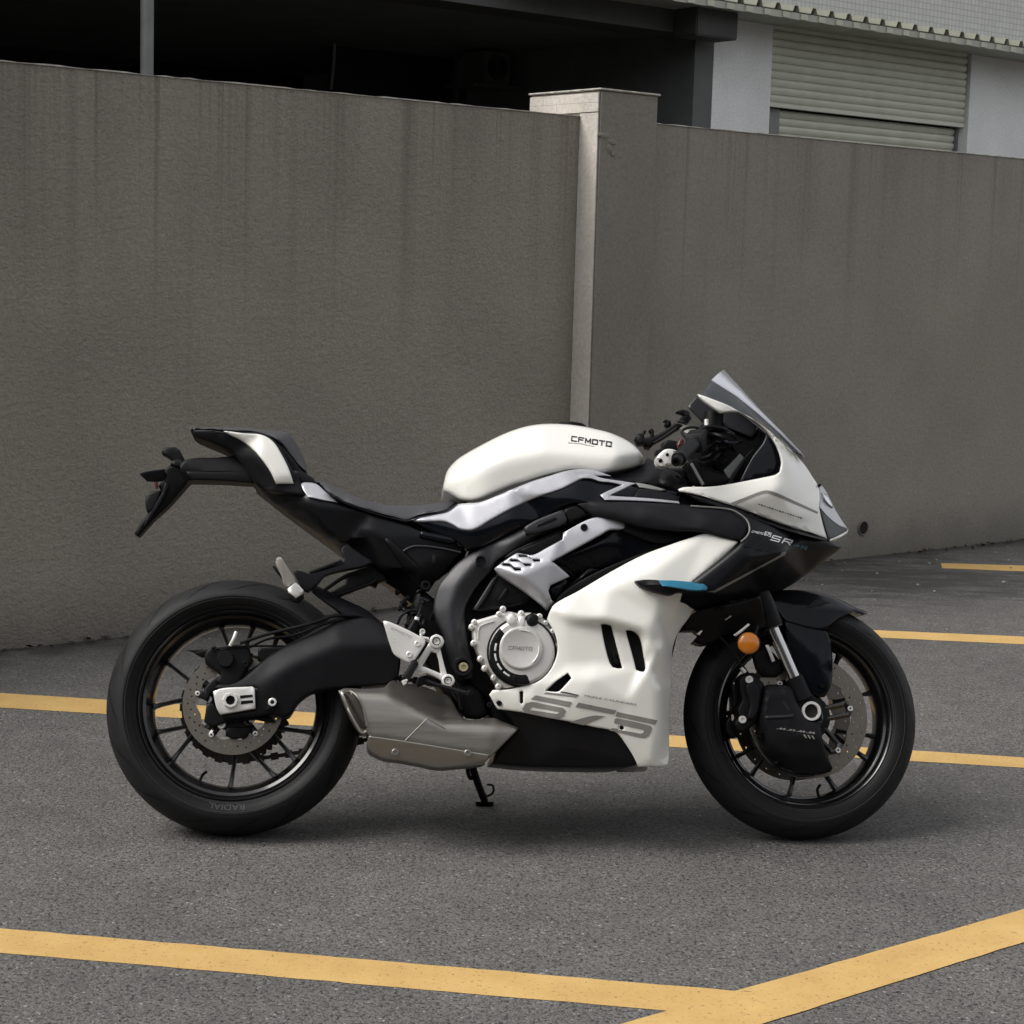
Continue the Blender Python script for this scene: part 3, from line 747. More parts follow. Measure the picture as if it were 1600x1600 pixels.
RS = [(a+120*k, b+120*k, .09) for k in range(3) for a, b in ((102, 88), (148, 155), (181, 164), (199, 208))]
rw = wheel('rear_wheel', rc, [(.226, .066), (.236, .079), (.249, .087), (.259, .0895), (.272, .084), (.286, .068), (.298, .046), (.305, .022), (.308, 0)], .070, .228, .193, RS)
FS = [(a+120*k, b+120*k, .09) for k in range(3) for a, b in ((210, 215), (228, 222), (260, 268), (297, 287))]
fw = wheel('front_wheel', fc_, [(.218, .044), (.230, .053), (.244, .058), (.255, .058), (.270, .049), (.283, .033), (.292, .015), (.295, 0)], .047, .222, .191, FS, steer=4)
# tread grooves (sipes) cut look: thin dark inlaid strips following the tread
def groove(wh, prof_r, a0, segs, W_):
    def fn(bm):
        pr = None
        for k in range(segs+1):
            t = k/segs; a = a0+t*24; q = .15+.75*t     # along the tread from crown to shoulder
            yy = W_*math.sin(q*math.pi/2)*.96
            rr = np.interp(yy, [p[1] for p in prof_r][::-1], [p[0] for p in prof_r][::-1])+.0006
            wd = .0038*math.sin(math.pi*min(1, max(.08, t)))+.0006
            c = [bm.verts.new(Vector((rr*math.cos(math.radians(a)+s*wd/rr), -yy, rr*math.sin(math.radians(a)+s*wd/rr)))) for s in (-1, 1)]
            if pr: bm.faces.new((pr[0], pr[1], c[1], c[0]))
            pr = c
    return fn
RP = [(.259, .0895), (.272, .084), (.286, .068), (.298, .046), (.305, .022), (.308, 0)]
FP = [(.255, .058), (.270, .049), (.283, .033), (.292, .015), (.295, 0)]
for i in range(15): bmo('tread_groove', groove(rw, RP, i*24, 8, .0895), 'dark', rw, 60)
for i in range(15): bmo('tread_groove', groove(fw, FP, i*24+8, 8, .058), 'dark', fw, 60)
# raised lettering on the rear tyre: RADIAL, upside down at the bottom
def tyre_text(wh, body, ang, rad, size, yy, dang):
    c = bpy.data.curves.new('t', 'FONT'); c.body = body; c.size = 1
    o = bpy.data.objects.new('t', c); COL.objects.link(o); me = o.to_mesh()
    V = np.array([v.co[:2] for v in me.vertices]); F = [tuple(p.vertices) for p in me.polygons]; o.to_mesh_clear(); bpy.data.objects.remove(o); bpy.data.curves.remove(c)
    mn, mx = V.min(0), V.max(0); V = (V-mn)/(mx-mn)
    vs = []
    for x, y in V:
        a = math.radians(ang+dang*(.5-x)); r = rad+y*size
        w_ = np.interp(r, [p[0] for p in yy], [p[1] for p in yy]); vs.append((r*math.cos(a), -w_-.0016, r*math.sin(a)))
    me = bpy.data.meshes.new('raised_lettering'); me.from_pydata(vs, [], F); link('raised_lettering', me, wh, 'emboss')
for wh, y_, rr_ in ((rw, [(.226, .066), (.236, .079), (.249, .087), (.259, .0895)], (.2315, .2345, .2545)), (fw, [(.218, .044), (.230, .053), (.244, .058), (.255, .058)], (.224, .228, .249))):
    for q_ in rr_:
        yw = float(np.interp(q_, [p[0] for p in y_], [p[1] for p in y_]))
        bmo('sidewall_ring', lambda bm: lathe(bm, Vector((0, 0, 0)), Vector((0, -1, 0)), [(yw+.0005, q_+.0009), (yw+.0018, q_), (yw+.0005, q_-.0009)], 120, True), 'emboss', wh, 60)
tyre_text(rw, 'RADIAL', 268, .236, .013, [(.226, .066), (.236, .079), (.249, .087), (.259, .0895)], 20)
# valve stems
for wh, a, r in ((rw, 246, .186), (fw, 283, .184)):
    bmo('valve_stem', lambda bm: tube(bm, [pol(r+.012, a), pol(r-.006, a, -.002), pol(r-.016, a+2, -.014)], .0035, 8), 'dark', wh)

# discs -------------------------------------------------------------
def disc(name, wh, y, ro, ri, holes, hr, lobes, m, th=.005, bobbins=5, bob_r=None):
    k = 96
    lo = np.array([((ro+(.0015*math.cos(lobes*t)))*math.cos(t), (ro+(.0015*math.cos(lobes*t)))*math.sin(t)) for t in np.linspace(0, 2*math.pi, k, False)])*1000
    li = np.array([((ri+.004*math.cos(bobbins*2*t))*math.cos(t), (ri+.004*math.cos(bobbins*2*t))*math.sin(t)) for t in np.linspace(0, 2*math.pi, 64, False)])*1000
    hl = [np.array([(r*1000*math.cos(a)+hr*1000*math.cos(t), r*1000*math.sin(a)+hr*1000*math.sin(t)) for t in np.linspace(0, 2*math.pi, 8, False)]) for r, a in holes]
    loops = [lo, li]+hl; pts = np.concatenate(loops); ed = []; o = 0
    for lp in loops: n_ = len(lp); ed += [(o+i, o+(i+1) % n_) for i in range(n_)]; o += n_
    vs, es, fs, *_ = delaunay_2d_cdt([Vector(p) for p in pts], ed, [], 0, 1e-3)
    V = np.array([(v.x, v.y) for v in vs]); T = np.array([list(f) for f in fs]); T = T[inside(V[T].mean(1), loops)]
    cnt = {}
    for t in T:
        for a, b in ((t[0], t[1]), (t[1], t[2]), (t[2], t[0])): cnt.setdefault((min(a, b), max(a, b)), []).append((a, b))
    n_ = len(V); F = [tuple(t) for t in T]+[(t[2]+n_, t[1]+n_, t[0]+n_) for t in T]
    for e in cnt.values():
        if len(e) == 1: a, b = e[0]; F.append((b, a, a+n_, b+n_))
    vv = [(x/1000, -y, z/1000) for x, z in V]+[(x/1000, -y+th, z/1000) for x, z in V]
    return link(name, mesh(name, vv, F, 30), wh, m)
hs_ = [(.0985+.0105*math.sin(j*2.1), 2*math.pi*j/60) for j in range(60)]
hs_ = [((.108, .101, .094)[j % 3]-.001, 2*math.pi*(j+.3*(j % 3))/60) for j in range(60)]
disc('brake_disc', rw, .085, .118, .084, hs_, .0022, 0, 'disc')
def carrier(bm):
    lathe(bm, Vector((0, 0, 0)), YA, [(.068, .03), (.068, .062), (.078, .064), (.078, .03)], 40, True)
    for j in range(5):
        a = 72*j+20; p0 = pol(.05, a, -.076); p1 = pol(.090, a, -.082); tube(bm, [p0, p1], .009, 8)
bmo('disc_carrier', carrier, 'wheel', rw)
for j in range(5):
    a = 72*j+20; bmo('disc_bolt', lambda bm: lathe(bm, pol(.088, a, -.088), YA, [(-.006, .006), (.003, .006), (.0035, .003), (.001, .0028), (.001, .0003)], 12), 'alu', rw)
hf = [((.139, .128, .117)[j % 3], 2*math.pi*j/72) for j in range(72)]
disc('brake_disc', fw, .068, .148, .107, hf, .0024, 0, 'disc')
disc('brake_disc', fw, -.063, .148, .107, hf[::3], .0024, 0, 'disc')
def carrier_f(bm):
    lathe(bm, Vector((0, 0, 0)), YA, [(.05, .03), (.05, .055), (.064, .057), (.064, .03)], 40, True)
    for j in range(6):
        a = 60*j+12
        for da in (-7, 7): tube(bm, [pol(.050, a+da*2.2, -.058), pol(.106, a+da, -.067)], .0065, 8)
        tube(bm, [pol(.100, a-9, -.066), pol(.106, a, -.067), pol(.100, a+9, -.066)], .0075, 8)
bmo('disc_carrier', carrier_f, 'wheel', fw)
for j in range(6):
    a = 60*j+12; bmo('disc_bobbin', lambda bm: lathe(bm, pol(.107, a, -.074), YA, [(-.006, .0065), (.002, .0065), (.002, .003), (-.006, .003)], 12, True), 'alu', fw)
# sprocket and chain ------------------------------------------------
def sprocket(bm):
    k = 44; y0 = .058; y1 = .066; R = .128
    rr = []
    for i in range(k*4):
        a = 2*math.pi*i/(k*4); r = R+(.005, .002, -.004, .002)[i % 4]; rr.append((r*math.cos(a), r*math.sin(a)))
    for y_, fl in ((y0, 0), (y1, 1)):
        vs_o = [bm.verts.new((x, y_, z)) for x, z in rr]; vs_i = [bm.verts.new((x*.80, y_, z*.80)) for x, z in rr]
        if fl: po, pi_ = keep
        keep = (vs_o, vs_i)
        for i in range(len(rr)):
            j = (i+1) % len(rr); bm.faces.new((vs_o[i], vs_o[j], vs_i[j], vs_i[i]))
            if fl: bm.faces.new((po[i], po[j], vs_o[j], vs_o[i])); bm.faces.new((pi_[i], pi_[j], vs_i[j], vs_i[i]))
    for j in range(5):
        tube(bm, [pol(.045, 72*j, .055), pol(.11, 72*j, .062)], .01, 8)
bmo('sprocket', sprocket, 'chain', rw, 30)
def chain(bm):
    pts = []
    f = Vector((-.10, 0, .335)); R = .130; r2 = .035
    ts = np.linspace(math.pi*.5, math.pi*1.5, 26)
    for t in ts: pts.append(rc+Vector((R*math.cos(t), .062, R*math.sin(t))))
    a = pts[-1]; b = f+Vector((0, .062, -r2))
    for k in range(1, 32): q = a.lerp(b, k/32); q.z -= .012*math.sin(math.pi*k/32); pts.append(q)
    for t in np.linspace(-math.pi/2, math.pi/2, 8): pts.append(f+Vector((r2*math.cos(t), .062, r2*math.sin(t))))
    a = f+Vector((0, .062, r2)); b = pts[0]
    for k in range(1, 32): pts.append(a.lerp(b, k/32))
    for i in range(len(pts)):
        p, q = pts[i], pts[(i+1) % len(pts)]; d = (q-p).normalized(); n_ = d.cross(Vector((0, 1, 0)))
        boxb(bm, (p+q)/2, d, Vector((0, 1, 0)), n_, (q-p).length*1.05, .012 if i % 2 else .018, .009 if i % 2 else .017)
bmo('drive_chain', chain, 'chain', bike, 30)

# ---------------------------------------------------------------- inner mass : engine, frame core
panel('engine_block', bike, z4((560, 150), (700, 260), (830, 60), (900, -90), (1290, -260), (1500, -330), (2300, -330), (2700, -60), (2760, 60), (2300, 320), (2200, 800), (2160, 1300), (1100, 1310), (1000, 900), (860, 1000), (700, 800), (560, 560), (470, 430)), .105, 'dark', r=14, back='mirror')
panel('cylinder_head', bike, z3((1030, 1250), (1165, 1045), (1240, 1000), (1420, 1130), (1390, 1185), (1360, 1215), (1060, 1262)), [z3((1030, 1250))[0]+(.135,), z3((1165, 1045))[0]+(.15,), z3((1420, 1130))[0]+(.15,), z3((1390, 1185))[0]+(.14,), z3((1200, 1180))[0]+(.155,)], 'plastic', r=5, thick=.05)
panel('cylinder_head_rib', bike, z3((1240, 1115), (1262, 1122), (1215, 1200), (1180, 1200)), .158, 'dark', r=2, thick=.01)
panel('side_cover_small', bike, z3((1035, 1250), (1160, 1050), (1190, 1045), (1120, 1170), (1060, 1250)), .158, 'frame', r=3, thick=.01)

# swingarm ---------------------------------------------------------
sa_o = z2((655, 695), (690, 665), (800, 645), (870, 590), (1000, 485), (1180, 392), (1330, 305), (1480, 297), (1560, 320), (1640, 390), (1690, 520), (1680, 640), (1600, 668), (1350, 690), (1200, 722), (1120, 780), (1080, 842), (1045, 858), (1000, 842), (955, 830), (890, 690), (880, 688))
saf = lin([(*z2((655, 700))[0], .120), (*z2((690, 655))[0], .108), (*z2((1000, 480))[0], .112), (*z2((1330, 300))[0], .115), (*z2((1480, 290))[0], .115), (*z2((1700, 400))[0], .13),
           (*z2((880, 690))[0], .128), (*z2((1100, 560))[0], .142), (*z2((1350, 455))[0], .150), (*z2((1690, 450))[0], .150), (*z2((900, 760))[0], .128), (*z2((1080, 850))[0], .118), (*z2((1200, 725))[0], .132), (*z2((1600, 675))[0], .130), (*z2((1700, 660))[0], .135)], 3)
sa = panel('swingarm', bike, sa_o, saf, 'plastic', r=5, thick=.05, mirror=False)
panel('swingarm', bike, sa_o, lambda Q: -saf(Q)+.05, 'plastic', r=5, thick=.05)
panel('swingarm_crossmember', bike, z2((1330, 320), (1480, 305), (1620, 390), (1680, 640), (1420, 680), (1300, 520)), .11, 'dark', r=5, back='mirror')
panel('axle_carrier', bike, z2((880, 688), (935, 700), (962, 735), (1005, 760), (1005, 800), (970, 835), (900, 850), (710, 872), (690, 842), (885, 812)), .128, 'dark', r=4, thick=.03)
ax = panel('chain_adjuster', bike, z2((650, 712), (705, 694), (868, 685), (882, 695), (886, 808), (690, 842), (668, 800), (655, 740)), lambda Q: .1375+0*Q[:, 0], 'alu', r=3, thick=.02)
panel('adjuster_slot', ax, z2((800, 735), (868, 730), (872, 742), (800, 752)), .139, 'dark', r=1, rr=.0004, thick=.002)
panel('adjuster_slot', ax, z2((805, 765), (870, 760), (874, 775), (805, 785)), .139, 'dark', r=1, rr=.0004, thick=.002)
bmo('axle_nut', lambda bm: lathe(bm, P(*z2((748, 762))[0], .137), OUT, [(-.01, .0185), (.008, .0185), (.010, .017), (.010, .0115), (-.01, .0115)], 8, True), 'alu', ax, 20)
boss(ax, *z2((748, 762))[0], .139, 7.5, 'dark', 'axle_bore')
bolt(bike, *z2((980, 772))[0], .133, 6.5, 'alu', 'adjuster_bolt')
panel('adjuster_plate', bike, z2((962, 755), (998, 760), (1000, 800), (940, 825)), .131, 'dark', r=2, thick=.01)
for q, s in (((697, 897), 6.5), ((865, 868), 5), ((625, 757), 6), ((778, 872), 3)): bolt(bike, *z2(q)[0], .096, s, 'alu', 'disc_guard_bolt', h=.006)
# rear caliper
cp = panel('rear_brake_caliper', bike, z2((600, 505), (625, 475), (660, 460), (690, 480), (740, 460), (800, 455), (850, 470), (870, 540), (830, 600), (790, 660), (720, 690), (665, 660), (690, 620), (640, 580), (610, 560)), .118, 'dark', r=5, thick=.05)
boss(cp, *z2((718, 530))[0], .132, 12.5, 'plastic', 'piston_cover', depth=.02)
ptube('banjo_fitting', cp, [(*z2((745, 458))[0], .125), (*z2((765, 420))[0], .13), (*z2((780, 380))[0], .13)], .0045, 'alu')
bolt(cp, *z2((655, 480))[0], .121, 4, 'dark'); bolt(cp, *z2((830, 560))[0], .121, 5, 'dark')
panel('caliper_hanger', bike, z2((500, 483), (640, 478), (640, 500), (590, 525), (560, 510), (540, 495)), .08, 'dark', r=2, thick=.01)
panel('caliper_bracket', bike, z2((600, 700), (660, 640), (740, 620), (840, 600), (900, 560), (960, 520), (900, 660), (700, 690), (640, 720), (620, 770), (600, 760)), .105, 'dark', r=3, thick=.02)
panel('disc_guard', bike, z2((615, 780), (650, 770), (700, 850), (960, 850), (1000, 880), (940, 880), (880, 870), (790, 880), (710, 890), (680, 900), (640, 915), (600, 880)), .102, 'dark', r=3, thick=.01)
panel('disc_guard', bike, z2((720, 915), (850, 905), (865, 930), (830, 965), (760, 975), (720, 960)), .094, 'dark', r=3, thick=.01)
# brake hose and cables over the swingarm
ptube('brake_hose', bike, [(*z2((800, 445))[0], .13), (*z2((950, 395))[0], .13), (*z2((1180, 340))[0], .135), (*z2((1330, 292))[0], .13), (*z2((1480, 300))[0], .11)], .0042, 'dark')
ptube('sensor_cable', bike, [(*z2((850, 470))[0], .12), (*z2((960, 420))[0], .12), (*z2((1100, 400))[0], .12), (*z2((1300, 330))[0], .125), (*z2((1420, 310))[0], .11)], .003, 'dark')
ptube('sensor_cable', bike, [(*z2((560, 500))[0], .1), (*z2((700, 470))[0], .12), (*z2((900, 460))[0], .12), (*z2((1080, 462))[0], .1)], .0025, 'dark')
panel('hugger', bike, z2((1180, 118), (1230, 128), (1380, 200), (1500, 258), (1600, 340), (1560, 335), (1470, 300), (1380, 298), (1330, 260), (1200, 160)), [(*z2((1180, 118))[0], .10), (*z2((1600, 340))[0], .11), (*z2((1380, 240))[0], .115)], 'plastic', r=4, rr=.008, thick=.012)
panel('hugger', bike, z2((900, 470), (1070, 462), (1080, 470), (1000, 520), (980, 560), (900, 545)), .09, 'dark', r=3, back='mirror')

# ---------------------------------------------------------------- exhaust
exo = z4((45, 838), (72, 822), (200, 826), (335, 820), (380, 778), (410, 765), (450, 790), (560, 800), (700, 850), (770, 880), (815, 960), (845, 1008), (890, 1030), (950, 1030), (1060, 1018), (1100, 1035), (1225, 1085), (1210, 1105), (1125, 1190), (1070, 1245), (1000, 1308), (1000, 1325), (860, 1340), (700, 1350), (560, 1322), (420, 1298), (335, 1287), (240, 1242), (222, 1200), (235, 1135), (215, 1112), (180, 1112), (130, 1040), (85, 950), (55, 880))
def E4(x, y, w_): return (*z4((x, y))[0], w_)
exf = ridge(.205, (z4((40, 842), (140, 866), (370, 884), (620, 1018), (740, 1068), (1230, 1088)), 'above', .0021), (z4((620, 1018), (740, 1090), (1250, 1170)), 'above', .00012), (z4((0, 1095), (225, 1132), (480, 1168), (1040, 1262), (1300, 1240)), 'below', .0006), (z4((1080, 1000), (1010, 1310)), 'right', .0005))
ex = panel('exhaust', bike, exo, exf, 'titan', r=4, rr=.005, back=.02, grid=6, ang=60)
panel('outlet_mesh', ex, z4((62, 842), (125, 848), (165, 890), (195, 960), (222, 1060), (218, 1095), (185, 1092), (110, 960)), lambda Q: exf(Q)+.0015, 'mesh', r=2, thick=.003)
for i in range(9):
    for j in range(5):
        x = 78+i*13+j*6; y = 862+i*24-j*8+j*14
        q = z4((x, y)); 
        if inside(np.array(q), [densify(z4((70, 850), (125, 856), (160, 895), (188, 960), (214, 1060), (210, 1085), (185, 1085), (115, 960)))])[0]:
            bmo('mesh_hole', lambda bm: lathe(bm, P(*q[0], float(exf(np.array(q))[0])+.0022), OUT, [(-.001, .0026), (.0005, .0026)], 6), 'hole_black', ex)
ptube('outlet_rim', ex, [E4(45, 842, .156), E4(100, 955, .20), E4(180, 1105, .207), E4(222, 1108, .206)], .0032, 'titan')
ptube('outlet_rim', ex, [E4(60, 835, .165), E4(120, 842, .19), E4(168, 885, .2075), E4(200, 960, .2075), E4(224, 1070, .2065)], .0025, 'titan')
panel('heat_shield', ex, z4((232, 1135), (480, 1170), (1040, 1262), (1000, 1308), (700, 1348), (560, 1322), (420, 1298), (335, 1287), (244, 1242), (228, 1200)), lambda Q: exf(Q)+.004, 'titan', r=3, rr=.003, thick=.003)
for q in ((410, 1245), (888, 1250)): bolt(ex, *z4(q)[0], float(exf(np.array([z4(q)[0]]))[0])+.0105, 5.5, 'titan', 'shield_bolt')
ptube('weld_seam', ex, [E4(475, 1168, .2055), E4(600, 1040, .2065), E4(625, 1018, .2065)], .0007, 'titan', 6)
ptube('weld_seam', ex, [E4(620, 1018, .2065), E4(740, 1090, .2055)], .0007, 'titan', 6)

# ---------------------------------------------------------------- belly pan, side stand
panel('belly_pan', bike, [(770, 1193), (778, 1175), (808, 1140), (795, 1120), (780, 1106), (855, 1112), (930, 1130), (968, 1140), (1000, 1194), (975, 1199), (830, 1198)], [(770, 1195, .12), (780, 1106, .165), (855, 1115, .19), (968, 1142, .205), (1000, 1196, .19), (830, 1198, .14), (880, 1165, .185)], 'satin', r=6, back='mirror')
foot = LG(757, 1258)
def stand(bm):
    top = P(737, 1150, -.06); a = P(737, 1195, -.08)
    tube(bm, [top, a, foot+Vector((0, 0, .012))], .0095, 12, 2)
    boxb(bm, foot+Vector((0, 0, .004)), Vector((1, 0, 0)), Vector((0, 1, 0)), Vector((0, 0, 1)), .045, .03, .008)
ss = bmo('side_stand', stand, 'dark', bike)
m1 = P(742, 1215, -.09)
bmo('stand_spring', lambda bm: tube(bm, [P(730, 1195, -.07)+Vector((0, 0, .01)), P(731, 1206, -.075), P(735, 1216, -.08), P(740, 1213, -.08)], .005, 8), 'dark', ss)
q0 = Vector((foot.x, foot.y, foot.z)); 
bmo('stand_tang', lambda bm: tube(bm, [q0+Vector((-.008, 0, .022)), q0+Vector((.010, -.004, .024)), q0+Vector((.022, -.006, .034)), q0+Vector((.020, -.006, .050)), q0+Vector((.006, -.004, .052))], .003, 8), 'dark', ss)

# ---------------------------------------------------------------- frame
fro = z4((830, -10), (760, 60), (695, 150), (668, 240), (666, 330), (690, 400), (728, 470), (748, 560), (770, 640), (800, 720), (830, 770), (925, 765), (912, 640), (895, 560), (878, 460), (868, 340), (885, 262), (945, 160), (1050, 40), (1080, -15), (1170, -60), (1290, -120), (1330, -160), (1500, -240), (1620, -290), (1700, -330), (1640, -420), (1590, -405), (1450, -345), (1290, -270), (1180, -205), (1010, -130), (930, -80))
def F4(x, y, w_): return (*z4((x, y))[0], w_)
frf = lin([F4(700, 150, .150), F4(660, 330, .150), F4(800, 760, .15), F4(930, 760, .14), F4(830, -20, .15), F4(1010, -135, .15), F4(1600, -420, .17), F4(1700, -330, .17), F4(1300, -130, .158),
           F4(780, 280, .172), F4(800, 480, .172), F4(850, 700, .168), F4(830, 130, .172), F4(960, -20, .174), F4(1200, -140, .182), F4(1500, -300, .188), F4(868, 340, .15), F4(1050, 50, .155)], 7)
fr = panel('frame', bike, fro, frf, 'frame', r=5, thick=.03, ang=75, grid=6)
fr2 = panel('frame', bike, fro, lambda Q: -frf(Q)+.03, 'frame', r=5, thick=.03)
bmo('frame_plug', lambda bm: lathe(bm, P(*z3((1085, 945))[0], .179), OUT, [(-.01, .0125), (.003, .0125), (.003, .009), (-.002, .009), (-.002, .0003)], 24), 'dark', fr)
panel('spar_cover', bike, z9((0, 610), (255, 510), (290, 560), (310, 620), (270, 660), (0, 745), (-120, 760), (-140, 690)), .196, 'frame', r=4, thick=.02)
panel('spar_cover_slot', bike, z9((0, 660), (170, 592), (205, 602), (170, 625), (0, 688), (-20, 680)), .198, 'dark', r=1.5, rr=.0008, thick=.004)
panel('spar_cover_front', bike, z9((275, 510), (400, 465), (470, 510), (520, 560), (430, 600), (320, 640), (300, 570)), .190, 'dark', r=3, thick=.02)
panel('intake_grille', bike, z3((1290, 880), (1590, 745), (1600, 800), (1560, 830), (1340, 925), (1230, 925)), .175, 'dark', r=3, thick=.02)
for q, s in (((960, 832), 8.5), ((740, 1102), 8.5)):
    bolt(bike, *z3(q)[0], .150 if q[1] < 900 else .145, s, 'dark', 'subframe_bolt', h=.012)
# swingarm pivot
pv = bmo('pivot_housing', lambda bm: lathe(bm, P(*z4((855, 680))[0], .172), OUT, [(-.03, .024), (.004, .024), (.007, .021), (.007, .0155), (.0, .015), (.0, .0003)], 36), 'plastic', bike)
bmo('pivot_nut', lambda bm: lathe(bm, P(*z4((860, 685))[0], .173), OUT, [(-.004, .0115), (.006, .0115), (.008, .010), (.008, .006), (.003, .006), (.003, .0003)], 12), 'gold', pv, 20)

# ---------------------------------------------------------------- sub-frame cover, tail and seats
sco = z3((-335, 455), (-240, 488), (0, 528), (110, 548), (200, 580), (400, 645), (620, 712), (700, 752), (920, 795), (985, 800), (1012, 850), (960, 890), (870, 960), (760, 1040), (720, 1085), (700, 1160), (720, 1240), (680, 1225), (640, 1205), (560, 1130), (450, 1060), (330, 975), (210, 900), (0, 745), (-120, 660), (-245, 560))
def T3(x, y, w_): return (*z3((x, y))[0], w_)
scf = lin([T3(-335, 440, .095), T3(0, 515, .120), T3(400, 640, .135), T3(950, 790, .145), T3(1020, 860, .14), T3(700, 1240, .07), T3(450, 1065, .035), T3(210, 905, .03), T3(-120, 665, .03), T3(-250, 565, .03), T3(-100, 600, .09), T3(220, 840, .11), T3(480, 1010, .11), T3(0, 600, .125), T3(400, 780, .14), T3(700, 1000, .138)], 4)
panel('subframe_cover', bike, sco, scf, 'satin', r=6, back='mirror', key='sc')
panel('subframe_rail', bike, z3((478, 812), (505, 800), (540, 825), (800, 1075), (760, 1135), (700, 1120), (590, 980)), lambda Q: scf(Q)+.012, 'dark', r=5, thick=.012)
panel('side_panel', bike, z3((598, 882), (630, 862), (700, 850), (830, 862), (962, 892), (900, 965), (825, 1060), (780, 1075), (700, 985)), lambda Q: scf(Q)+.008, 'plastic', r=3, thick=.01)
panel('side_panel_slot', bike, z3((781, 908), (803, 908), (803, 960), (781, 960)), lambda Q: scf(Q)+.009, 'hole_black', r=1, rr=.0003, thick=.003)
ptube('panel_edge', bike, [T3(600, 885, .149), T3(640, 862, .150), T3(700, 852, .151), T3(830, 865, .153), T3(960, 893, .152)], .0025, 'frame', 8)
panel('tail_tube', bike, z3((700, 752), (925, 797), (940, 830), (900, 842), (700, 800)), lambda Q: scf(Q)+.012, 'gloss', r=5, rr=.011, thick=.012)
panel('tail_sky_glint', bike, z1((1158, 462), (1180, 455), (1255, 464), (1320, 520), (1392, 580), (1300, 566), (1205, 545), (1175, 505)), [(*z1((1158, 455))[0], .110), (*z1((1255, 460))[0], .108), (*z1((1200, 550))[0], .134), (*z1((1392, 580))[0], .136)], 'silver', r=3, rr=.004, thick=.02)  # sky reflection on the gloss tail, put in as a silver panel
# rider seat
def T1(x, y, w_): return (*z1((x, y))[0], w_)
sef = lin([T3(40, 435, .07), T3(200, 490, .06), T3(470, 585, .055), T3(750, 588, .055), T3(940, 570, .06), T3(60, 460, .10), T3(250, 560, .135), T3(480, 640, .15), T3(620, 690, .15), T3(850, 630, .13), T3(300, 540, .11), T3(520, 615, .115), T3(750, 615, .12)], 6)
panel('rider_seat', bike, z3((45, 452), (60, 440), (120, 455), (200, 492), (330, 553), (470, 590), (600, 600), (750, 592), (870, 572), (925, 566), (942, 578), (900, 615), (830, 645), (700, 668), (620, 698), (560, 685), (400, 642), (250, 590), (180, 552), (105, 495)), sef, 'seat', r=9, rr=.03, back='mirror', grid=7)
panel('seat_hem', bike, z3((110, 500), (180, 558), (250, 595), (400, 650), (560, 692), (620, 705), (700, 676), (640, 690), (560, 680), (400, 638), (250, 584), (180, 545)), .148, 'dark', r=2, rr=.004, thick=.02)
panel('seat_base', bike, z3((630, 700), (700, 672), (830, 648), (905, 612), (945, 585), (1000, 600), (1000, 700), (960, 760), (900, 790), (760, 760), (620, 720)), .125, 'dark', r=4, back='mirror')
# tail cowl
tlf = lin([T1(470, 125, .045), T1(680, 140, .085), T1(910, 155, .10), T1(1080, 200, .10), T1(1200, 400, .11), T1(1190, 545, .12), T1(1000, 510, .115), T1(860, 450, .07), T1(740, 280, .06), T1(500, 180, .04), T1(900, 300, .118), T1(1000, 420, .125)], 4)
panel('tail_cowl', bike, z1((472, 135), (500, 128), (600, 128), (690, 140), (830, 140), (920, 150), (990, 190), (1050, 270), (1110, 380), (1145, 410), (1165, 470), (1190, 540), (1010, 515), (950, 498), (865, 445), (795, 345), (740, 275), (680, 236), (520, 180), (485, 160)), tlf, 'plastic', r=5, back='mirror')
panel('tail_side_panel', bike, z1((676, 136), (700, 134), (800, 148), (912, 157), (985, 198), (1040, 280), (1085, 370), (1116, 463), (1005, 464), (985, 420), (955, 365), (870, 258), (785, 192), (720, 160)), lambda Q: tlf(Q)+.006, 'white', r=4, rr=.004, thick=.008)
psf = lin([T1(470, 112, .03), T1(880, 112, .03), T1(1080, 145, .03), T1(1190, 340, .04), T1(700, 140, .10), T1(980, 185, .11), T1(1080, 320, .11), T1(1190, 400, .10)], 5)
panel('passenger_seat', bike, z1((470, 128), (480, 116), (560, 111), (720, 111), (860, 116), (990, 132), (1080, 150), (1125, 200), (1170, 285), (1198, 360), (1199, 398), (1150, 355), (1105, 300), (1050, 230), (985, 178), (915, 153), (830, 138), (700, 133), (560, 128)), psf, 'seat', r=6, rr=.03, back='mirror', grid=7)
panel('seat_cowl_inner', bike, z1((985, 190), (1050, 240), (1110, 310), (1160, 375), (1200, 405), (1240, 430), (1260, 470), (1160, 465), (1130, 410), (1090, 370), (1040, 280)), .085, 'dark', r=4, back='mirror')
panel('tail_bracket_cover', bike, z1((1110, 380), (1150, 385), (1230, 425), (1255, 462), (1160, 460), (1130, 415)), .105, 'plastic', r=4, back='mirror')

# licence plate holder
ph = panel('plate_holder', bike, z1((400, 345), (445, 312), (540, 300), (620, 300), (745, 288), (800, 340), (858, 392), (872, 463), (790, 456), (700, 448), (560, 442), (465, 442), (440, 470), (420, 420)), [T1(400, 330, .045), T1(745, 285, .03), T1(870, 463, .03), T1(465, 445, .035), T1(500, 380, .05), T1(840, 400, .05)], 'plastic', r=4, rr=.008, back='mirror')
panel('holder_underside', bike, z1((440, 385), (860, 388), (872, 463), (700, 448), (465, 440)), .051, 'dark', r=3, rr=.006, thick=.03)
panel('plate_arm', bike, z1((300, 380), (345, 345), (400, 350), (450, 380), (468, 438), (420, 500), (345, 590), (300, 635), (250, 680), (148, 796), (120, 776), (165, 700), (215, 640), (262, 590), (300, 530), (270, 480), (300, 430)), [T1(300, 370, .035), T1(470, 430, .03), T1(118, 780, .022), T1(250, 690, .02), T1(350, 500, .03)], 'dark', r=4, rr=.008, back='mirror')
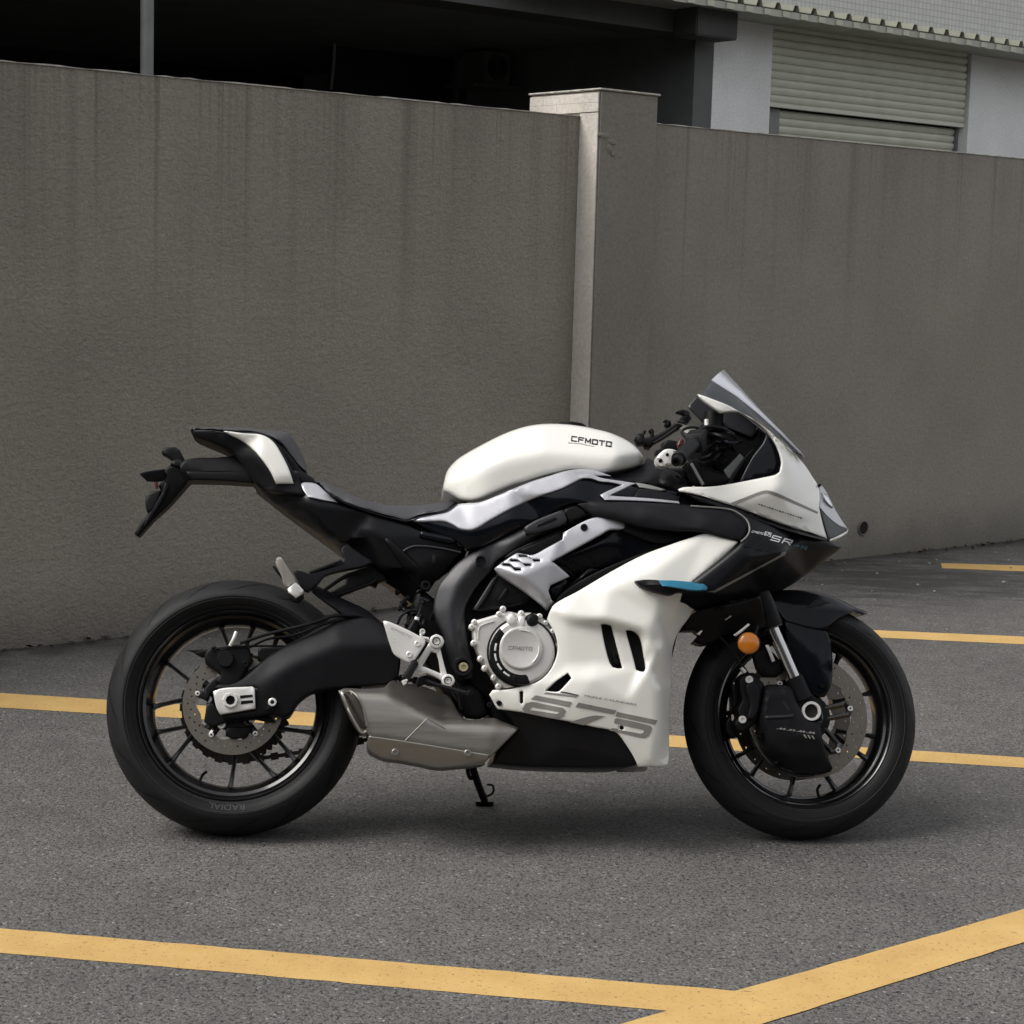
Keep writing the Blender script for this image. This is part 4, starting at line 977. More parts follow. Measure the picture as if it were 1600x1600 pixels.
panel('plate_arm_edge', bike, z1((310, 450), (340, 470), (300, 560), (250, 640), (180, 730), (190, 690), (240, 600), (290, 520)), .034, 'plastic', r=2, rr=.004, thick=.01)
panel('turn_signal', bike, z1((153, 402), (175, 392), (230, 380), (305, 372), (318, 400), (300, 430), (255, 438), (190, 435), (170, 415)), [T1(153, 402, .17), T1(310, 400, .08), T1(230, 380, .12), T1(230, 440, .12)], 'plastic', r=3, rr=.006, thick=.03)
panel('turn_signal', bike, z1((288, 262), (300, 238), (375, 234), (405, 255), (425, 295), (442, 325), (410, 345), (385, 352), (355, 342), (365, 325), (330, 295), (292, 275)), -.12, 'dark', r=3, rr=.006, thick=.03)
panel('turn_signal_mount', bike, z1((345, 345), (355, 320), (400, 310), (440, 330), (460, 350), (400, 360)), .04, 'dark', r=3, back='mirror')
panel('plate_lamp', bike, z1((192, 545), (222, 512), (285, 506), (275, 545), (245, 600), (236, 640), (200, 640), (188, 600)), .035, 'plastic', r=3, back='mirror')
panel('red_reflector', bike, z1((243, 450), (262, 446), (268, 486), (252, 492)), .036, 'red', r=1.5, rr=.001, thick=.01)

# passenger foot peg bracket
PB = lin([T1(1150, 1020, .15), T1(1450, 840, .12), T1(1620, 940, .12), T1(1200, 1150, .15)], 0)
panel('peg_bracket', bike, z11((420, 380), (480, 372), (600, 408), (640, 405), (975, 290), (1000, 240), (975, 180), (960, 140), (1000, 90), (1035, 70), (1062, 90), (1140, 150), (1340, 280), (1200, 335), (1030, 370), (780, 440), (720, 510), (590, 620), (520, 590), (470, 480)), PB, 'plastic', r=3, rr=.004, thick=.02)
ptube('bracket_brace', bike, [(*z11((610, 402))[0], .14), (*z11((975, 265))[0], .13)], .0045, 'dark')
ptube('bracket_brace', bike, [(*z11((780, 592))[0], .10), (*z11((1000, 450))[0], .10), (*z11((1200, 380))[0], .10)], .005, 'dark')
ptube('bracket_brace', bike, [(*z11((900, 660))[0], .09), (*z11((1280, 530))[0], .09), (*z11((1360, 480))[0], .09)], .005, 'dark')
panel('bracket_web', bike, z11((1000, 440), (1200, 350), (1400, 330), (1500, 480), (1390, 510), (1360, 565), (1280, 530), (960, 660), (840, 620), (1010, 520), (1025, 480)), .08, 'dark', r=3, thick=.03)
pg = panel('passenger_peg', bike, z11((222, 290), (235, 235), (262, 218), (292, 232), (340, 310), (400, 400), (452, 482), (420, 520), (395, 548), (325, 556), (305, 500), (290, 440), (250, 350)), [(*z11((222, 240))[0], .21), (*z11((450, 500))[0], .165), (*z11((300, 560))[0], .165), (*z11((320, 330))[0], .2)], 'alu', r=2.5, rr=.003, thick=.014)
panel('peg_hinge', pg, z11((400, 545), (440, 500), (490, 540), (540, 600), (525, 640), (450, 690), (420, 660), (365, 620), (360, 580)), .168, 'alu', r=2.5, rr=.003, thick=.03)
panel('peg_pin', pg, z11((360, 640), (400, 620), (470, 690), (540, 640), (545, 680), (480, 735), (430, 730), (380, 690)), .16, 'dark', r=2, thick=.02)
panel('peg_rubber', pg, z11((185, 325), (215, 320), (250, 370), (295, 440), (290, 460), (220, 380)), .18, 'dark', r=1.5, rr=.002, thick=.01)

# ---------------------------------------------------------------- rider foot rest
hg = panel('heel_guard', bike, z10((-15, 345), (20, 335), (110, 365), (330, 465), (545, 580), (540, 640), (400, 860), (365, 890), (330, 890), (160, 800), (110, 740)), .205, 'alu', r=3, rr=.002, thick=.004)
for q in ((440, 640), (332, 782)): bolt(hg, *z10(q)[0], .2075, 4.8, 'alu', 'guard_bolt', h=.003)
block_text('guard_lettering', hg, 'CFMOTO', z10((95, 445))[0], (31, 14), (.9, -2.6), const(.205), 'decalgrey', .0006)
fb = panel('footrest_bracket', bike, z10((470, 560), (520, 540), (600, 580), (620, 545), (690, 510), (765, 545), (795, 610), (770, 670), (740, 700), (790, 900), (830, 1040), (900, 1060), (935, 1130), (890, 1200), (810, 1210), (760, 1160), (750, 1120), (640, 1060), (560, 1030), (470, 1060), (420, 900), (560, 680), (590, 620), (540, 600)),
           .190, 'alu', r=3, rr=.003, thick=.012, holes=[z10((505, 930), (620, 740), (690, 765), (715, 850), (745, 1030), (640, 985))])
for q, s in (((690, 608), 9), ((842, 1125), 8.5)):
    bmo('bracket_boss', lambda bm: lathe(bm, P(*z10(q)[0], .193), OUT, [(-.01, s*1.15/650), (.004, s*1.15/650), (.005, s/650), (.005, s*.75/650), (-.006, s*.72/650)], 28, True), 'alu', fb)
    bolt(fb, *z10(q)[0], .194, s*.55, 'alu', 'bracket_bolt', h=.004); boss(fb, *z10(q)[0], .190, s*.74, 'dark', 'boss_recess')
panel('bracket_groove', fb, z10((545, 620), (580, 640), (410, 880), (380, 865)), .186, 'dark', r=2, thick=.01)
rp = ptube('rider_peg', bike, [(*z10((400, 900))[0], .20), (*z10((330, 1020))[0], .245), (*z10((265, 1130))[0], .285)], .010, 'dark', 12)
for k in range(5):
    t = .15+k*.18; a = (400-135*t, 900+230*t); ptube('peg_rib', rp, [(*z10((a[0]-48, a[1]-22))[0], .205+.085*t), (*z10((a[0]+30, a[1]+26))[0], .207+.085*t)], .0028, 'alu', 6)
ptube('peg_edge', rp, [(*z10((395, 905))[0], .213), (*z10((340, 1030))[0], .255), (*z10((285, 1140))[0], .295)], .0035, 'alu', 8)
cyl('peg_end', rp, P(*z10((250, 1120))[0], .290), P(*z10((280, 1175))[0], .290), .005, 'alu')
ptube('master_cylinder', bike, [(*z10((345, 470))[0], .17), (*z10((420, 340))[0], .17)], .0095, 'dark', 14)
cyl('cylinder_cap', bike, P(*z10((425, 330))[0], .17), P(*z10((440, 290))[0], .17), .0062, 'alu')
ptube('brake_line', bike, [(*z10((445, 285))[0], .17), (*z10((475, 200))[0], .165), (*z10((500, 130))[0], .15)], .003, 'plastic')
ptube('brake_line', bike, [(*z10((180, 380))[0], .14), (*z10((230, 270))[0], .15), (*z10((340, 200))[0], .15), (*z10((440, 205))[0], .15)], .0032, 'plastic')
bolt(bike, *z10((505, 480))[0], .195, 4.5, 'alu', 'pushrod_ball', h=.008); 
ptube('pushrod', bike, [(*z10((500, 480))[0], .19), (*z10((490, 545))[0], .19), (*z10((590, 575))[0], .19)], .0035, 'alu')
pdl = ptube('brake_pedal', bike, [(*z10((560, 1130))[0], .20), (*z10((700, 1180))[0], .205), (*z10((880, 1230))[0], .21), (*z10((1010, 1265))[0], .215), (*z4((900, 858))[0], .22)], .0048, 'plastic')
cyl('pedal_tip', pdl, P(*z4((885, 855))[0], .20), P(*z4((910, 850))[0], .245), .0065, 'dark')
panel('pedal_bracket', bike, z10((460, 1080), (560, 1050), (750, 1140), (690, 1200), (560, 1170), (440, 1200), (420, 1130)), .17, 'dark', r=2, thick=.02)
panel('collector', bike, z4((770, 840), (900, 780), (990, 850), (1010, 930), (1030, 990), (970, 1020), (880, 1015), (840, 960)), .13, 'dark', r=5, rr=.02, thick=.04)
ptube('hose', bike, [(*z4((800, 760))[0], .15), (*z4((840, 870))[0], .16), (*z4((850, 960))[0], .15)], .007, 'dark')
random.seed(12)
for k in range(14):   # clutter of hoses and wiring behind the heel guard and around the shock
    x = random.uniform(430, 700); y = random.uniform(190, 470); pts = [(x, y)]
    for _ in range(3): x += random.uniform(-55, 60); y += random.uniform(-50, 60); pts.append((min(max(x, 420), 720), min(max(y, 180), 560)))
    ptube('hose', bike, [(*z4(p)[0], .115+random.uniform(0, .03)) for p in pts], random.uniform(.003, .006), random.choice(['dark', 'plastic']))

# ---------------------------------------------------------------- engine side cover (clutch)
def E(x, y, w_): return (*z4((x, y))[0], w_)
cs = panel('engine_side_cover', bike, z4((935, 378), (1080, 335), (1110, 322), (1160, 318), (1220, 330), (1300, 325), (1375, 355), (1430, 410), (1470, 490), (1478, 580), (1455, 670), (1390, 760), (1300, 800), (1230, 815), (1120, 825), (1075, 790), (1040, 730), (1000, 680), (960, 600), (930, 520), (922, 440)), .188, 'cast', r=5, rr=.007, thick=.06)
cc = P(*z4((1243, 585))[0], .19); R0 = 215*.2375/655
bmo('clutch_cover', lambda bm: lathe(bm, cc, OUT, [(-.03, R0*1.0), (.008, R0*.995), (.014, R0*.96), (.017, R0*.90), (.0175, R0*.70), (.017, 0.0003)], 72), 'cast', cs, 20)
bmo('cover_gasket_ring', lambda bm: lathe(bm, cc, OUT, [(-.03, R0*1.06), (.004, R0*1.06), (.005, R0*1.01), (-.03, R0*1.0)], 72, True), 'dark', cs)
cin = P(*z4((1238, 560))[0], .207); R1 = 136*.2375/655
bmo('inspection_cap', lambda bm: lathe(bm, cin, OUT, [(-.004, R1*1.04), (.003, R1*1.03), (.0065, R1*.97), (.0068, R1*.90), (.0062, R1*.86), (.0062, .0003)], 72), 'cast', cs, 20)
def arcpts(cx, cy, r0, r1, a0, a1, n=14):
    a = np.radians(np.linspace(a0, a1, n)); o = [(cx+r1*math.cos(t), cy-r1*math.sin(t)) for t in a]+[(cx+r0*math.cos(t), cy-r0*math.sin(t)) for t in a[::-1]]
    return z4(*o)
panel('cover_crescent', cs, arcpts(1243, 585, 146, 212, 132, 285, 26), .2085, 'dark', r=3, rr=.003, thick=.02)
for a in (150, 170, 192, 214, 236, 256):
    if a in (150, 256): bolt(cs, *z4((1243+178*math.cos(math.radians(a)), 585-178*math.sin(math.radians(a))))[0], .2095, 3.6, 'dark', 'crescent_bolt', h=.002)
    else: panel('crescent_slot', cs, arcpts(1243, 585, 170, 182, a-9, a+7, 6), .2094, 'alu', r=1, rr=.0004, thick=.002)
for a0, a1 in ((62, 95), (-50, 5)):
    panel('cap_ridge', cs, arcpts(1238, 560, 116, 124, a0, a1, 9), .2155, 'alu', r=1, rr=.0008, thick=.004)
block_text('cap_lettering', cs, 'CFMOTO', z4((1158, 566))[0], (36, 1.5), (.4, -4.6), const(.2134), 'post', .0006)
lg = panel('oil_filler', cs, z4((1140, 350), (1175, 320), (1210, 345), (1215, 395), (1195, 420), (1160, 415), (1145, 385)), .212, 'alu', r=5, rr=.01, thick=.03)
panel('oil_filler_cap', cs, z4((1275, 345), (1310, 325), (1350, 345), (1352, 395), (1330, 418), (1290, 418), (1272, 385)), .214, 'dark', r=5, rr=.01, thick=.03)
panel('cover_rib', cs, z4((1215, 350), (1262, 345), (1270, 395), (1262, 430), (1222, 430)), .209, 'alu', r=4, rr=.006, thick=.02)
for q in ((932, 388), (915, 418), (1095, 335), (1240, 330), (928, 525), (972, 628), (1000, 690), (1060, 752), (1120, 300), (1360, 350), (1400, 395), (1445, 450), (1468, 545), (1090, 810)):
    bmo('cover_bolt', lambda bm: lathe(bm, P(*z4(q)[0], .188), OUT, [(-.02, .0075), (-.001, .0075), (.0, .0052), (.0055, .0050), (.006, .0042), (.006, .0026), (.003, .0024), (.003, .0003)], 12), 'alu', cs)
ptube('cover_casting_line', cs, [E(955, 500, .189), E(960, 430, .190), E(985, 405, .190), E(1060, 380, .190)], .0015, 'alu', 6)

# ---------------------------------------------------------------- fuel tank
tank_o = [(692, 766), (694, 752), (698, 737), (705, 727), (718, 715), (745, 699), (780, 681), (805, 671), (830, 664.5), (855, 662), (880, 662.5), (904, 665), (930, 670), (956, 677), (985, 691), (1001, 706), (1007, 718), (1004, 724), (994, 729), (979, 733), (950, 738), (938, 740), (907, 735), (890, 735), (876, 738), (850, 744), (805, 759), (775, 771), (752, 781), (735, 784), (720, 782), (708, 775)]
tkf = ridge(.158, ([(690, 752), (730, 738), (790, 716), (850, 704), (905, 709), (958, 714), (1010, 704)], 'above', .0021), ([(690, 756), (790, 724), (850, 712), (905, 715), (958, 718), (1010, 708)], 'below', .00012),
    ([(950, 640), (962, 712), (950, 760)], 'right', .0016), soft=30)
_tk0 = tkf
tkf = lambda Q: _tk0(Q)-.0011*(np.sqrt((752-Q[:, 0])**2+300)+752-Q[:, 0])/2
tk = panel('fuel_tank', bike, tank_o, tkf, 'white', r=8, rr=.016, back='mirror', grid=6, ang=60, key='tank')
block_text('tank_lettering', tk, 'CFMOTO', z14((230, 325))[0], (61.5, 9.0), (.8, -6.6), tkf, 'decalblack', .0016, th=.27)
decal('tank_stripe', tk, z14((135, 370), (300, 390), (500, 400), (600, 425), (860, 480), (850, 492), (600, 450), (480, 420), (300, 405), (140, 400)), tkf, 'decalgrey')
bmo('fuel_cap', lambda bm: lathe(bm, P(893, 668, 0), Vector((0.06, 0, 1)), [(-.01, .036), (.006, .036), (.008, .033), (.008, .001)], 40), 'plastic', tk)
panel('tank_front_cover', bike, [(940, 745), (985, 736), (1006, 724), (1012, 715), (1025, 722), (1045, 731), (1060, 745), (1066, 768), (1040, 764), (1000, 755), (965, 750)], [(940, 745, .13), (1010, 716, .03), (1045, 730, .04), (1066, 770, .13), (1000, 756, .145), (1020, 738, .12)], 'plastic', r=5, rr=.01, back='mirror')
panel('steering_cover', bike, [(1026, 756), (1030, 742), (1042, 733), (1058, 738), (1072, 750), (1080, 775), (1062, 772), (1040, 765)], [(1026, 756, .155), (1042, 733, .12), (1080, 775, .16), (1050, 750, .165)], 'dark', r=6, rr=.02, thick=.06)

# side covers under the tank
def C9(x, y, w_): return (*z9((x, y))[0], w_)
tsf = lin([(637, 808, .135), (700, 798, .145), (716, 786, .14), (740, 784, .15), (800, 764, .165), (880, 740, .165), (925, 738, .16), (1000, 752, .16), (1070, 768, .165), (1085, 795, .19),
           (735, 832, .175), (800, 812, .185), (870, 775, .188), (900, 765, .19), (960, 790, .195), (740, 862, .16), (850, 815, .17), (930, 795, .195)], 4)
panel('tank_side_base', bike, [(637, 812), (660, 806), (692, 800), (714, 787), (730, 787), (748, 784), (775, 774), (806, 762), (850, 747), (878, 740), (905, 738), (935, 742), (985, 753), (1040, 764), (1078, 772), (1090, 782), (1085, 796), (1040, 800), (980, 795), (925, 790), (905, 786), (885, 790), (850, 808), (800, 832), (760, 852), (730, 860), (712, 846), (680, 835)], tsf, 'gloss', r=5, rr=.006, thick=.02, key='ts')
sv = panel('tank_side_cover', bike, z3((628, 692), (700, 678), (790, 660), (880, 640), (920, 612), (945, 592), (1000, 585), (1080, 578), (1180, 540), (1300, 490), (1400, 450), (1500, 418), (1600, 388), (1700, 372), (1800, 380), (1900, 415), (1840, 415), (1760, 420), (1700, 440), (1600, 492), (1450, 545), (1300, 610), (1150, 690), (1040, 752), (955, 750), (915, 725), (860, 702), (790, 700), (700, 705)), lambda Q: tsf(Q)+.006, 'silver', r=4, rr=.006, thick=.012, grid=7)
panel('silver_accent', bike, z9((430, 150), (560, 140), (650, 175), (760, 195), (900, 215), (1030, 235), (960, 262), (860, 310), (750, 360), (1000, 378), (1250, 395), (1470, 420), (1480, 445), (1250, 428), (1000, 415), (800, 410), (700, 408), (650, 355), (740, 310), (880, 250), (760, 225), (650, 215), (560, 185), (440, 180)), lambda Q: tsf(Q)+.009, 'silver', r=2, rr=.002, thick=.005)
panel('gloss_accent', bike, z9((760, 358), (960, 262), (1050, 290), (1000, 355), (980, 372)), lambda Q: tsf(Q)+.011, 'gloss', r=2, rr=.002, thick=.005)
panel('accent_strip', bike, z9((1050, 290), (1200, 300), (1480, 375), (1470, 418), (1000, 372)), lambda Q: tsf(Q)+.010, 'plastic', r=2, rr=.002, thick=.005)
panel('accent_strip', bike, z9((1020, 225), (1180, 255), (1330, 300), (1290, 312), (1060, 275)), lambda Q: tsf(Q)+.011, 'post', r=2, rr=.002, thick=.005)

# silver frame trim below the spar
stf = lin([(*z7((-20, 345))[0], .186), (*z7((110, 255))[0], .188), (*z7((390, 140))[0], .192), (*z7((640, 28))[0], .196), (*z7((815, 60))[0], .185), (*z7((815, 105))[0], .185), (*z7((680, 110))[0], .206), (*z7((330, 305))[0], .212), (*z7((130, 398))[0], .214),
           (*z7((445, 400))[0], .200), (*z7((330, 560))[0], .205), (*z7((300, 620))[0], .178), (*z7((0, 395))[0], .180), (*z7((150, 495))[0], .180), (*z7((290, 520))[0], .208)], 2)
sl7 = []
for a, b in (((20, 322), (135, 362)), ((70, 296), (198, 334)), ((122, 268), (254, 306))):
    (xa, ya), (xb, yb) = a, b
    sl7.append(z7((xa, ya), (xa+48, ya+3), (xa+72, ya+24), (xb, yb-10), (xb+4, yb+2), (xb-36, yb+4), (xb-62, yb-20), (xa+2, ya+12)))
stp = panel('frame_trim', bike, z7((-30, 352), (30, 308), (110, 258), (150, 262), (210, 268), (300, 222), (395, 172), (400, 130), (460, 95), (560, 45), (640, 28), (720, 38), (800, 48), (818, 100), (760, 108), (690, 112), (640, 140), (540, 195), (330, 308), (385, 352), (442, 402), (390, 425), (322, 455), (308, 490), (325, 545), (350, 570), (300, 615), (270, 585), (150, 492), (0, 392)), stf, 'silver', r=3, rr=.003, thick=.012, holes=sl7, grid=5, ang=70)
bolt(stp, *z7((530, 96))[0], .2025, 5.5, 'dark', 'trim_bolt')
panel('trim_backing', bike, z7((0, 320), (120, 262), (262, 290), (260, 330), (150, 372), (40, 360)), .172, 'hole_black', r=2, thick=.01)
panel('trim_inset', bike, z7((130, 235), (240, 190), (385, 122), (395, 165), (300, 218), (210, 262), (160, 258)), .184, 'dark', r=3, thick=.03)
# things seen in the opening between trim and fairing
panel('inner_duct', bike, z7((330, 310), (540, 195), (690, 115), (820, 105), (1000, 115), (1280, 150), (1100, 200), (900, 270), (640, 345), (440, 400)), [(*z7((330, 310))[0], .165), (*z7((690, 115))[0], .17), (*z7((1280, 150))[0], .18), (*z7((440, 400))[0], .15), (*z7((800, 220))[0], .168), (*z7((640, 200))[0], .178)], 'gloss', r=3, thick=.02)
for a, b, c in ((380, 330, 470), (430, 300, 520), (520, 250, 600)):
    ptube('duct_rib', bike, [(*z7((a, b))[0], .172), (*z7((a+60, b+40))[0], .168), (*z7((c, b+75))[0], .16)], .0025, 'plastic', 6)
panel('radiator_hose', bike, z7((420, 480), (560, 350), (640, 362), (560, 420), (430, 500), (370, 540), (390, 480)), [(*z7((400, 500))[0], .15), (*z7((640, 362))[0], .15), (*z7((500, 430))[0], .17)], 'frame', r=5, rr=.02, thick=.03)
panel('duct_shelf', bike, z7((360, 540), (440, 470), (640, 360), (900, 255), (1260, 135), (1270, 150), (900, 275), (500, 490), (350, 572)), .19, 'dark', r=3, thick=.03)
panel('inner_ring', bike, z7((310, 480), (340, 450), (420, 415), (430, 435), (400, 500), (380, 540), (345, 545), (318, 530)), .172, 'gloss', r=4, thick=.02)

# ---------------------------------------------------------------- white side fairing
def F7(x, y, w_): return (*z7((x, y))[0], w_)
fro7 = z7((1500, 182), (1420, 270), (1330, 345), (1215, 432), (1150, 500), (1130, 560), (1225, 602), (1180, 670), (1120, 750), (1085, 850), (1078, 960), (1072, 1100), (1062, 1300), (1058, 1560), (1040, 1592), (868, 1592), (840, 1530), (790, 1450), (740, 1385), (690, 1362), (600, 1345), (450, 1312), (300, 1285), (130, 1250), (-10, 1232),
          (-28, 1205), (-62, 1140), (-40, 1112), (60, 1108), (140, 1090), (240, 1060), (310, 1000), (352, 920), (365, 850), (352, 770), (310, 690), (300, 668), (322, 610), (350, 572), (500, 490), (700, 372), (900, 268), (1100, 193), (1200, 160), (1270, 138), (1330, 137), (1400, 150))
ff = lin([F7(1510, 175, .246), F7(1300, 130, .232), F7(900, 262, .215), F7(500, 485, .205), F7(310, 600, .200), F7(360, 850, .205), F7(240, 1070, .205), F7(-60, 1110, .185), F7(-20, 1240, .18), F7(300, 1295, .200), F7(740, 1390, .205), F7(860, 1600, .188), F7(1050, 1600, .180),
          F7(700, 480, .232), F7(1000, 350, .245), F7(1000, 520, .250), F7(1150, 500, .245), F7(1230, 600, .16), F7(1100, 620, .215), F7(985, 650, .244), F7(1000, 850, .236), F7(1040, 850, .215), F7(1085, 850, .165), F7(1070, 1100, .160), F7(1035, 1100, .200), F7(985, 1100, .228), F7(1055, 1560, .160), F7(1030, 1400, .19), F7(985, 1400, .212), F7(960, 1560, .200),
          F7(400, 640, .222), F7(650, 672, .240), F7(900, 742, .244), F7(940, 800, .240), F7(935, 990, .234), F7(900, 1015, .234), F7(600, 1035, .232), F7(450, 1040, .224), F7(600, 950, .212), F7(420, 700, .212), F7(640, 715, .212), F7(860, 770, .214), F7(880, 970, .213), F7(440, 960, .21), F7(500, 1150, .228), F7(800, 1180, .228), F7(500, 1280, .214), F7(800, 1350, .215), F7(200, 1180, .206)], 6)
v1 = z7((635, 702), (665, 700), (700, 710), (735, 840), (770, 975), (745, 978), (710, 970), (690, 940), (660, 830))
v2 = z7((790, 740), (815, 738), (850, 752), (880, 790), (900, 880), (915, 980), (905, 998), (880, 996), (855, 985), (840, 920))
v3 = z7((290, 1118), (360, 1055), (430, 1006), (452, 1038), (375, 1120), (350, 1124))
v4 = z7((128, 1125), (140, 1118), (150, 1125), (150, 1190), (140, 1200), (130, 1192))
v5 = z7((-17, 1190), (-5, 1180), (10, 1192), (8, 1206), (-8, 1206))
v6 = z7((752, 1340), (765, 1333), (778, 1340), (779, 1355), (768, 1364), (754, 1356))
fa = panel('side_fairing', bike, fro7, ff, 'white', r=3, rr=.003, thick=.006, holes=[v1, v2, v3, v4, v5, v6], grid=6, mirror=True, ang=50, key='ff')
panel('vent_lining', bike, z7((600, 680), (800, 715), (930, 770), (930, 1010), (820, 1010), (690, 1000)), .190, 'hole_black', r=4, thick=.02)
panel('vent_lining', bike, z7((270, 1130), (360, 1040), (440, 990), (470, 1040), (380, 1140)), .188, 'plastic', r=2, thick=.01)
panel('vent_lining', bike, z7((110, 1110), (165, 1110), (165, 1215), (110, 1215)), .186, 'hole_black', r=2, thick=.01)
panel('vent_vane', bike, z7((700, 880), (745, 900), (760, 960), (720, 960)), .196, 'dark', r=2, thick=.02)
for q in ((-60, 1205), (0, 1195)): bolt(fa, *z7(q)[0], .190, 4, 'dark', 'fairing_bolt')
bolt(fa, *z7((765, 1348))[0], .206, 3.2, 'dark', 'fairing_bolt')
# 675 number
for pts, hl in ((((198, 1168), (228, 1146), (454, 1188), (438, 1217)), []),
            (((143, 1232), (165, 1196), (205, 1187), (300, 1205), (398, 1224), (416, 1242), (402, 1275), (380, 1291), (350, 1290), (250, 1272), (165, 1256)), [((186, 1232), (205, 1216), (290, 1232), (372, 1247), (376, 1254), (360, 1262), (280, 1250), (200, 1238))]),
            (((477, 1217), (496, 1191), (733, 1240), (716, 1264)), []),
            (((585, 1273), (662, 1276), (528, 1333), (438, 1313)), []),
            (((738, 1249), (990, 1302), (976, 1328), (727, 1276)), []),
            (((722, 1294), (740, 1289), (850, 1312), (948, 1336), (956, 1352), (938, 1395), (910, 1412), (880, 1408), (790, 1388), (742, 1376), (752, 1362), (800, 1370), (885, 1386), (902, 1378), (908, 1362), (800, 1338), (718, 1318)), []),
            (((688, 1366), (705, 1350), (745, 1356), (740, 1374)), []),
            (((278, 1134), (300, 1126), (490, 1150), (480, 1158)), [])):
    decal('number_lettering', fa, z7(*pts), ff, 'decal', holes=[z7(*h) for h in hl])
decal('lettering_rule', fa, z15((130, 180), (200, 186), (390, 228), (388, 242), (220, 208), (140, 194)), ff, 'decaldark', .0016)
text('small_lettering', fa, 'TRIPLE CYLINDERS', z15((455, 248))[0], (83, 14.5), (.9, -2.6), ff, 'decaldark', .0016)

# upper black air duct along the top of the side fairing
def F5(x, y, w_): return (*z5((x, y))[0], w_)
adf = lin([F5(120, 730, .190), F5(180, 712, .192), F5(400, 715, .205), F5(640, 728, .215), F5(880, 748, .222), F5(980, 800, .228), F5(995, 860, .235), F5(950, 925, .252), F5(760, 880, .245), F5(450, 860, .220), F5(200, 790, .195), F5(240, 740, .205), F5(500, 775, .228), F5(800, 800, .245), F5(930, 840, .252), F5(450, 800, .226), F5(750, 850, .246)], 4)
panel('air_duct_cover', bike, z5((130, 728), (180, 714), (290, 716), (400, 718), (520, 724), (650, 730), (760, 738), (880, 752), (940, 775), (980, 812), (993, 855), (980, 890), (950, 918), (860, 896), (760, 868), (640, 862), (520, 852), (430, 838), (330, 806), (230, 792), (190, 775)), adf, 'plastic', r=5, rr=.006, thick=.02, mirror=True)
ptube('duct_edge', bike, [F5(700, 738, .222), F5(880, 752, .227), F5(942, 775, .231), F5(984, 812, .236), F5(996, 858, .243), F5(980, 893, .252), F5(952, 917, .256)], .0022, 'post', 6)
panel('duct_underside', bike, z5((330, 800), (640, 855), (860, 890), (760, 880), (560, 930), (350, 860)), .19, 'dark', r=3, thick=.02)

# ---------------------------------------------------------------- black lower nose
nbf = lin([F5(640, 660, .215), F5(900, 728, .215), F5(1200, 838, .165), F5(1390, 898, .09), F5(1455, 945, .05), F5(1275, 1085, .075), F5(1150, 1162, .09), F5(1050, 1175, .13), F5(740, 1262, .165), F5(575, 1222, .225), F5(640, 1165, .250), F5(950, 912, .262), F5(1000, 850, .245), F5(900, 760, .23),
           F5(820, 1165, .255), F5(1170, 970, .225), F5(1000, 1000, .262), F5(1240, 930, .15), F5(1380, 960, .085), F5(950, 1180, .20), F5(1100, 1090, .185)], 5)
nb_o = z5((640, 664), (760, 690), (900, 735), (1050, 790), (1200, 843), (1300, 872), (1392, 900), (1430, 925), (1456, 945), (1435, 965), (1400, 990), (1340, 1040), (1270, 1090), (1200, 1135), (1150, 1160), (1060, 1178), (980, 1215), (900, 1245), (740, 1258), (660, 1245), (575, 1226), (605, 1190), (640, 1165), (720, 1105), (820, 1030), (900, 965), (960, 910), (988, 870), (985, 820), (955, 785), (880, 748), (760, 715), (690, 690))
nb = panel('lower_nose_fairing', bike, nb_o, nbf, 'satin', r=10, rr=.013, back='mirror', grid=6, ang=60)
block_text('model_lettering', nb, 'CFMOTO', z12((195, 955))[0], (17, 3.6), (1.2, -2.6), nbf, 'decalwhite', .0022)
block_text('model_lettering', nb, '675', z12((455, 1010))[0], (9.5, 2.6), (2.0, -5.0), nbf, 'decalwhite', .0022)
block_text('model_lettering', nb, 'SR', z12((590, 1110))[0], (30, 8.2), (4.4, -6.6), nbf, 'decalwhite', .0022)
block_text('model_lettering_blue', nb, '-R', z12((1060, 1255))[0], (20, 5.4), (2.0, -5.2), nbf, 'blue', .0022)
for pts in (((1040, 880), (1068, 896), (1000, 945), (965, 940)), ((1085, 900), (1115, 920), (1060, 960), (1025, 955)), ((1125, 930), (1145, 945), (1105, 968), (1080, 965))):
    decal('slanted_bar', nb, z5(*pts), nbf, 'plastic', .0022)
decal('arrow_line', nb, z5((785, 1164), (815, 1162), (1145, 985), (1160, 968), (1182, 965), (1172, 985), (1150, 995), (822, 1172)), nbf, 'post', .0022)
panel('nose_seam', bike, z5((690, 680), (900, 742), (1200, 848), (1392, 905), (1380, 912), (1190, 862), (900, 760), (740, 712)), [F5(690, 680, .221), F5(900, 745, .219), F5(1200, 850, .168), F5(1392, 905, .092), F5(1000, 790, .212)], 'plastic', r=2, rr=.003, thick=.01)
# bargeboards below the nose
panel('lower_deflector', bike, z6((135, 325), (180, 250), (230, 205), (330, 180), (600, 120), (620, 200), (640, 300), (560, 330), (470, 330), (400, 345), (330, 390), (262, 410), (205, 392), (245, 350), (215, 325)), [(*z6((135, 325))[0], .15), (*z6((400, 250))[0], .175), (*z6((640, 200))[0], .15), (*z6((300, 400))[0], .14)], 'dark', r=4, rr=.006, thick=.05)
panel('deflector_edge', bike, z6((440, 350), (470, 330), (530, 282), (542, 290), (480, 345), (455, 358)), .182, 'alu', r=1.5, rr=.002, thick=.005)
panel('deflector_edge', bike, z6((390, 258), (425, 235), (432, 240), (398, 264)), .182, 'post', r=1, rr=.001, thick=.004)
panel('deflector_edge', bike, z6((222, 345), (250, 322), (258, 328), (240, 352)), .16, 'alu', r=1, rr=.001, thick=.004)
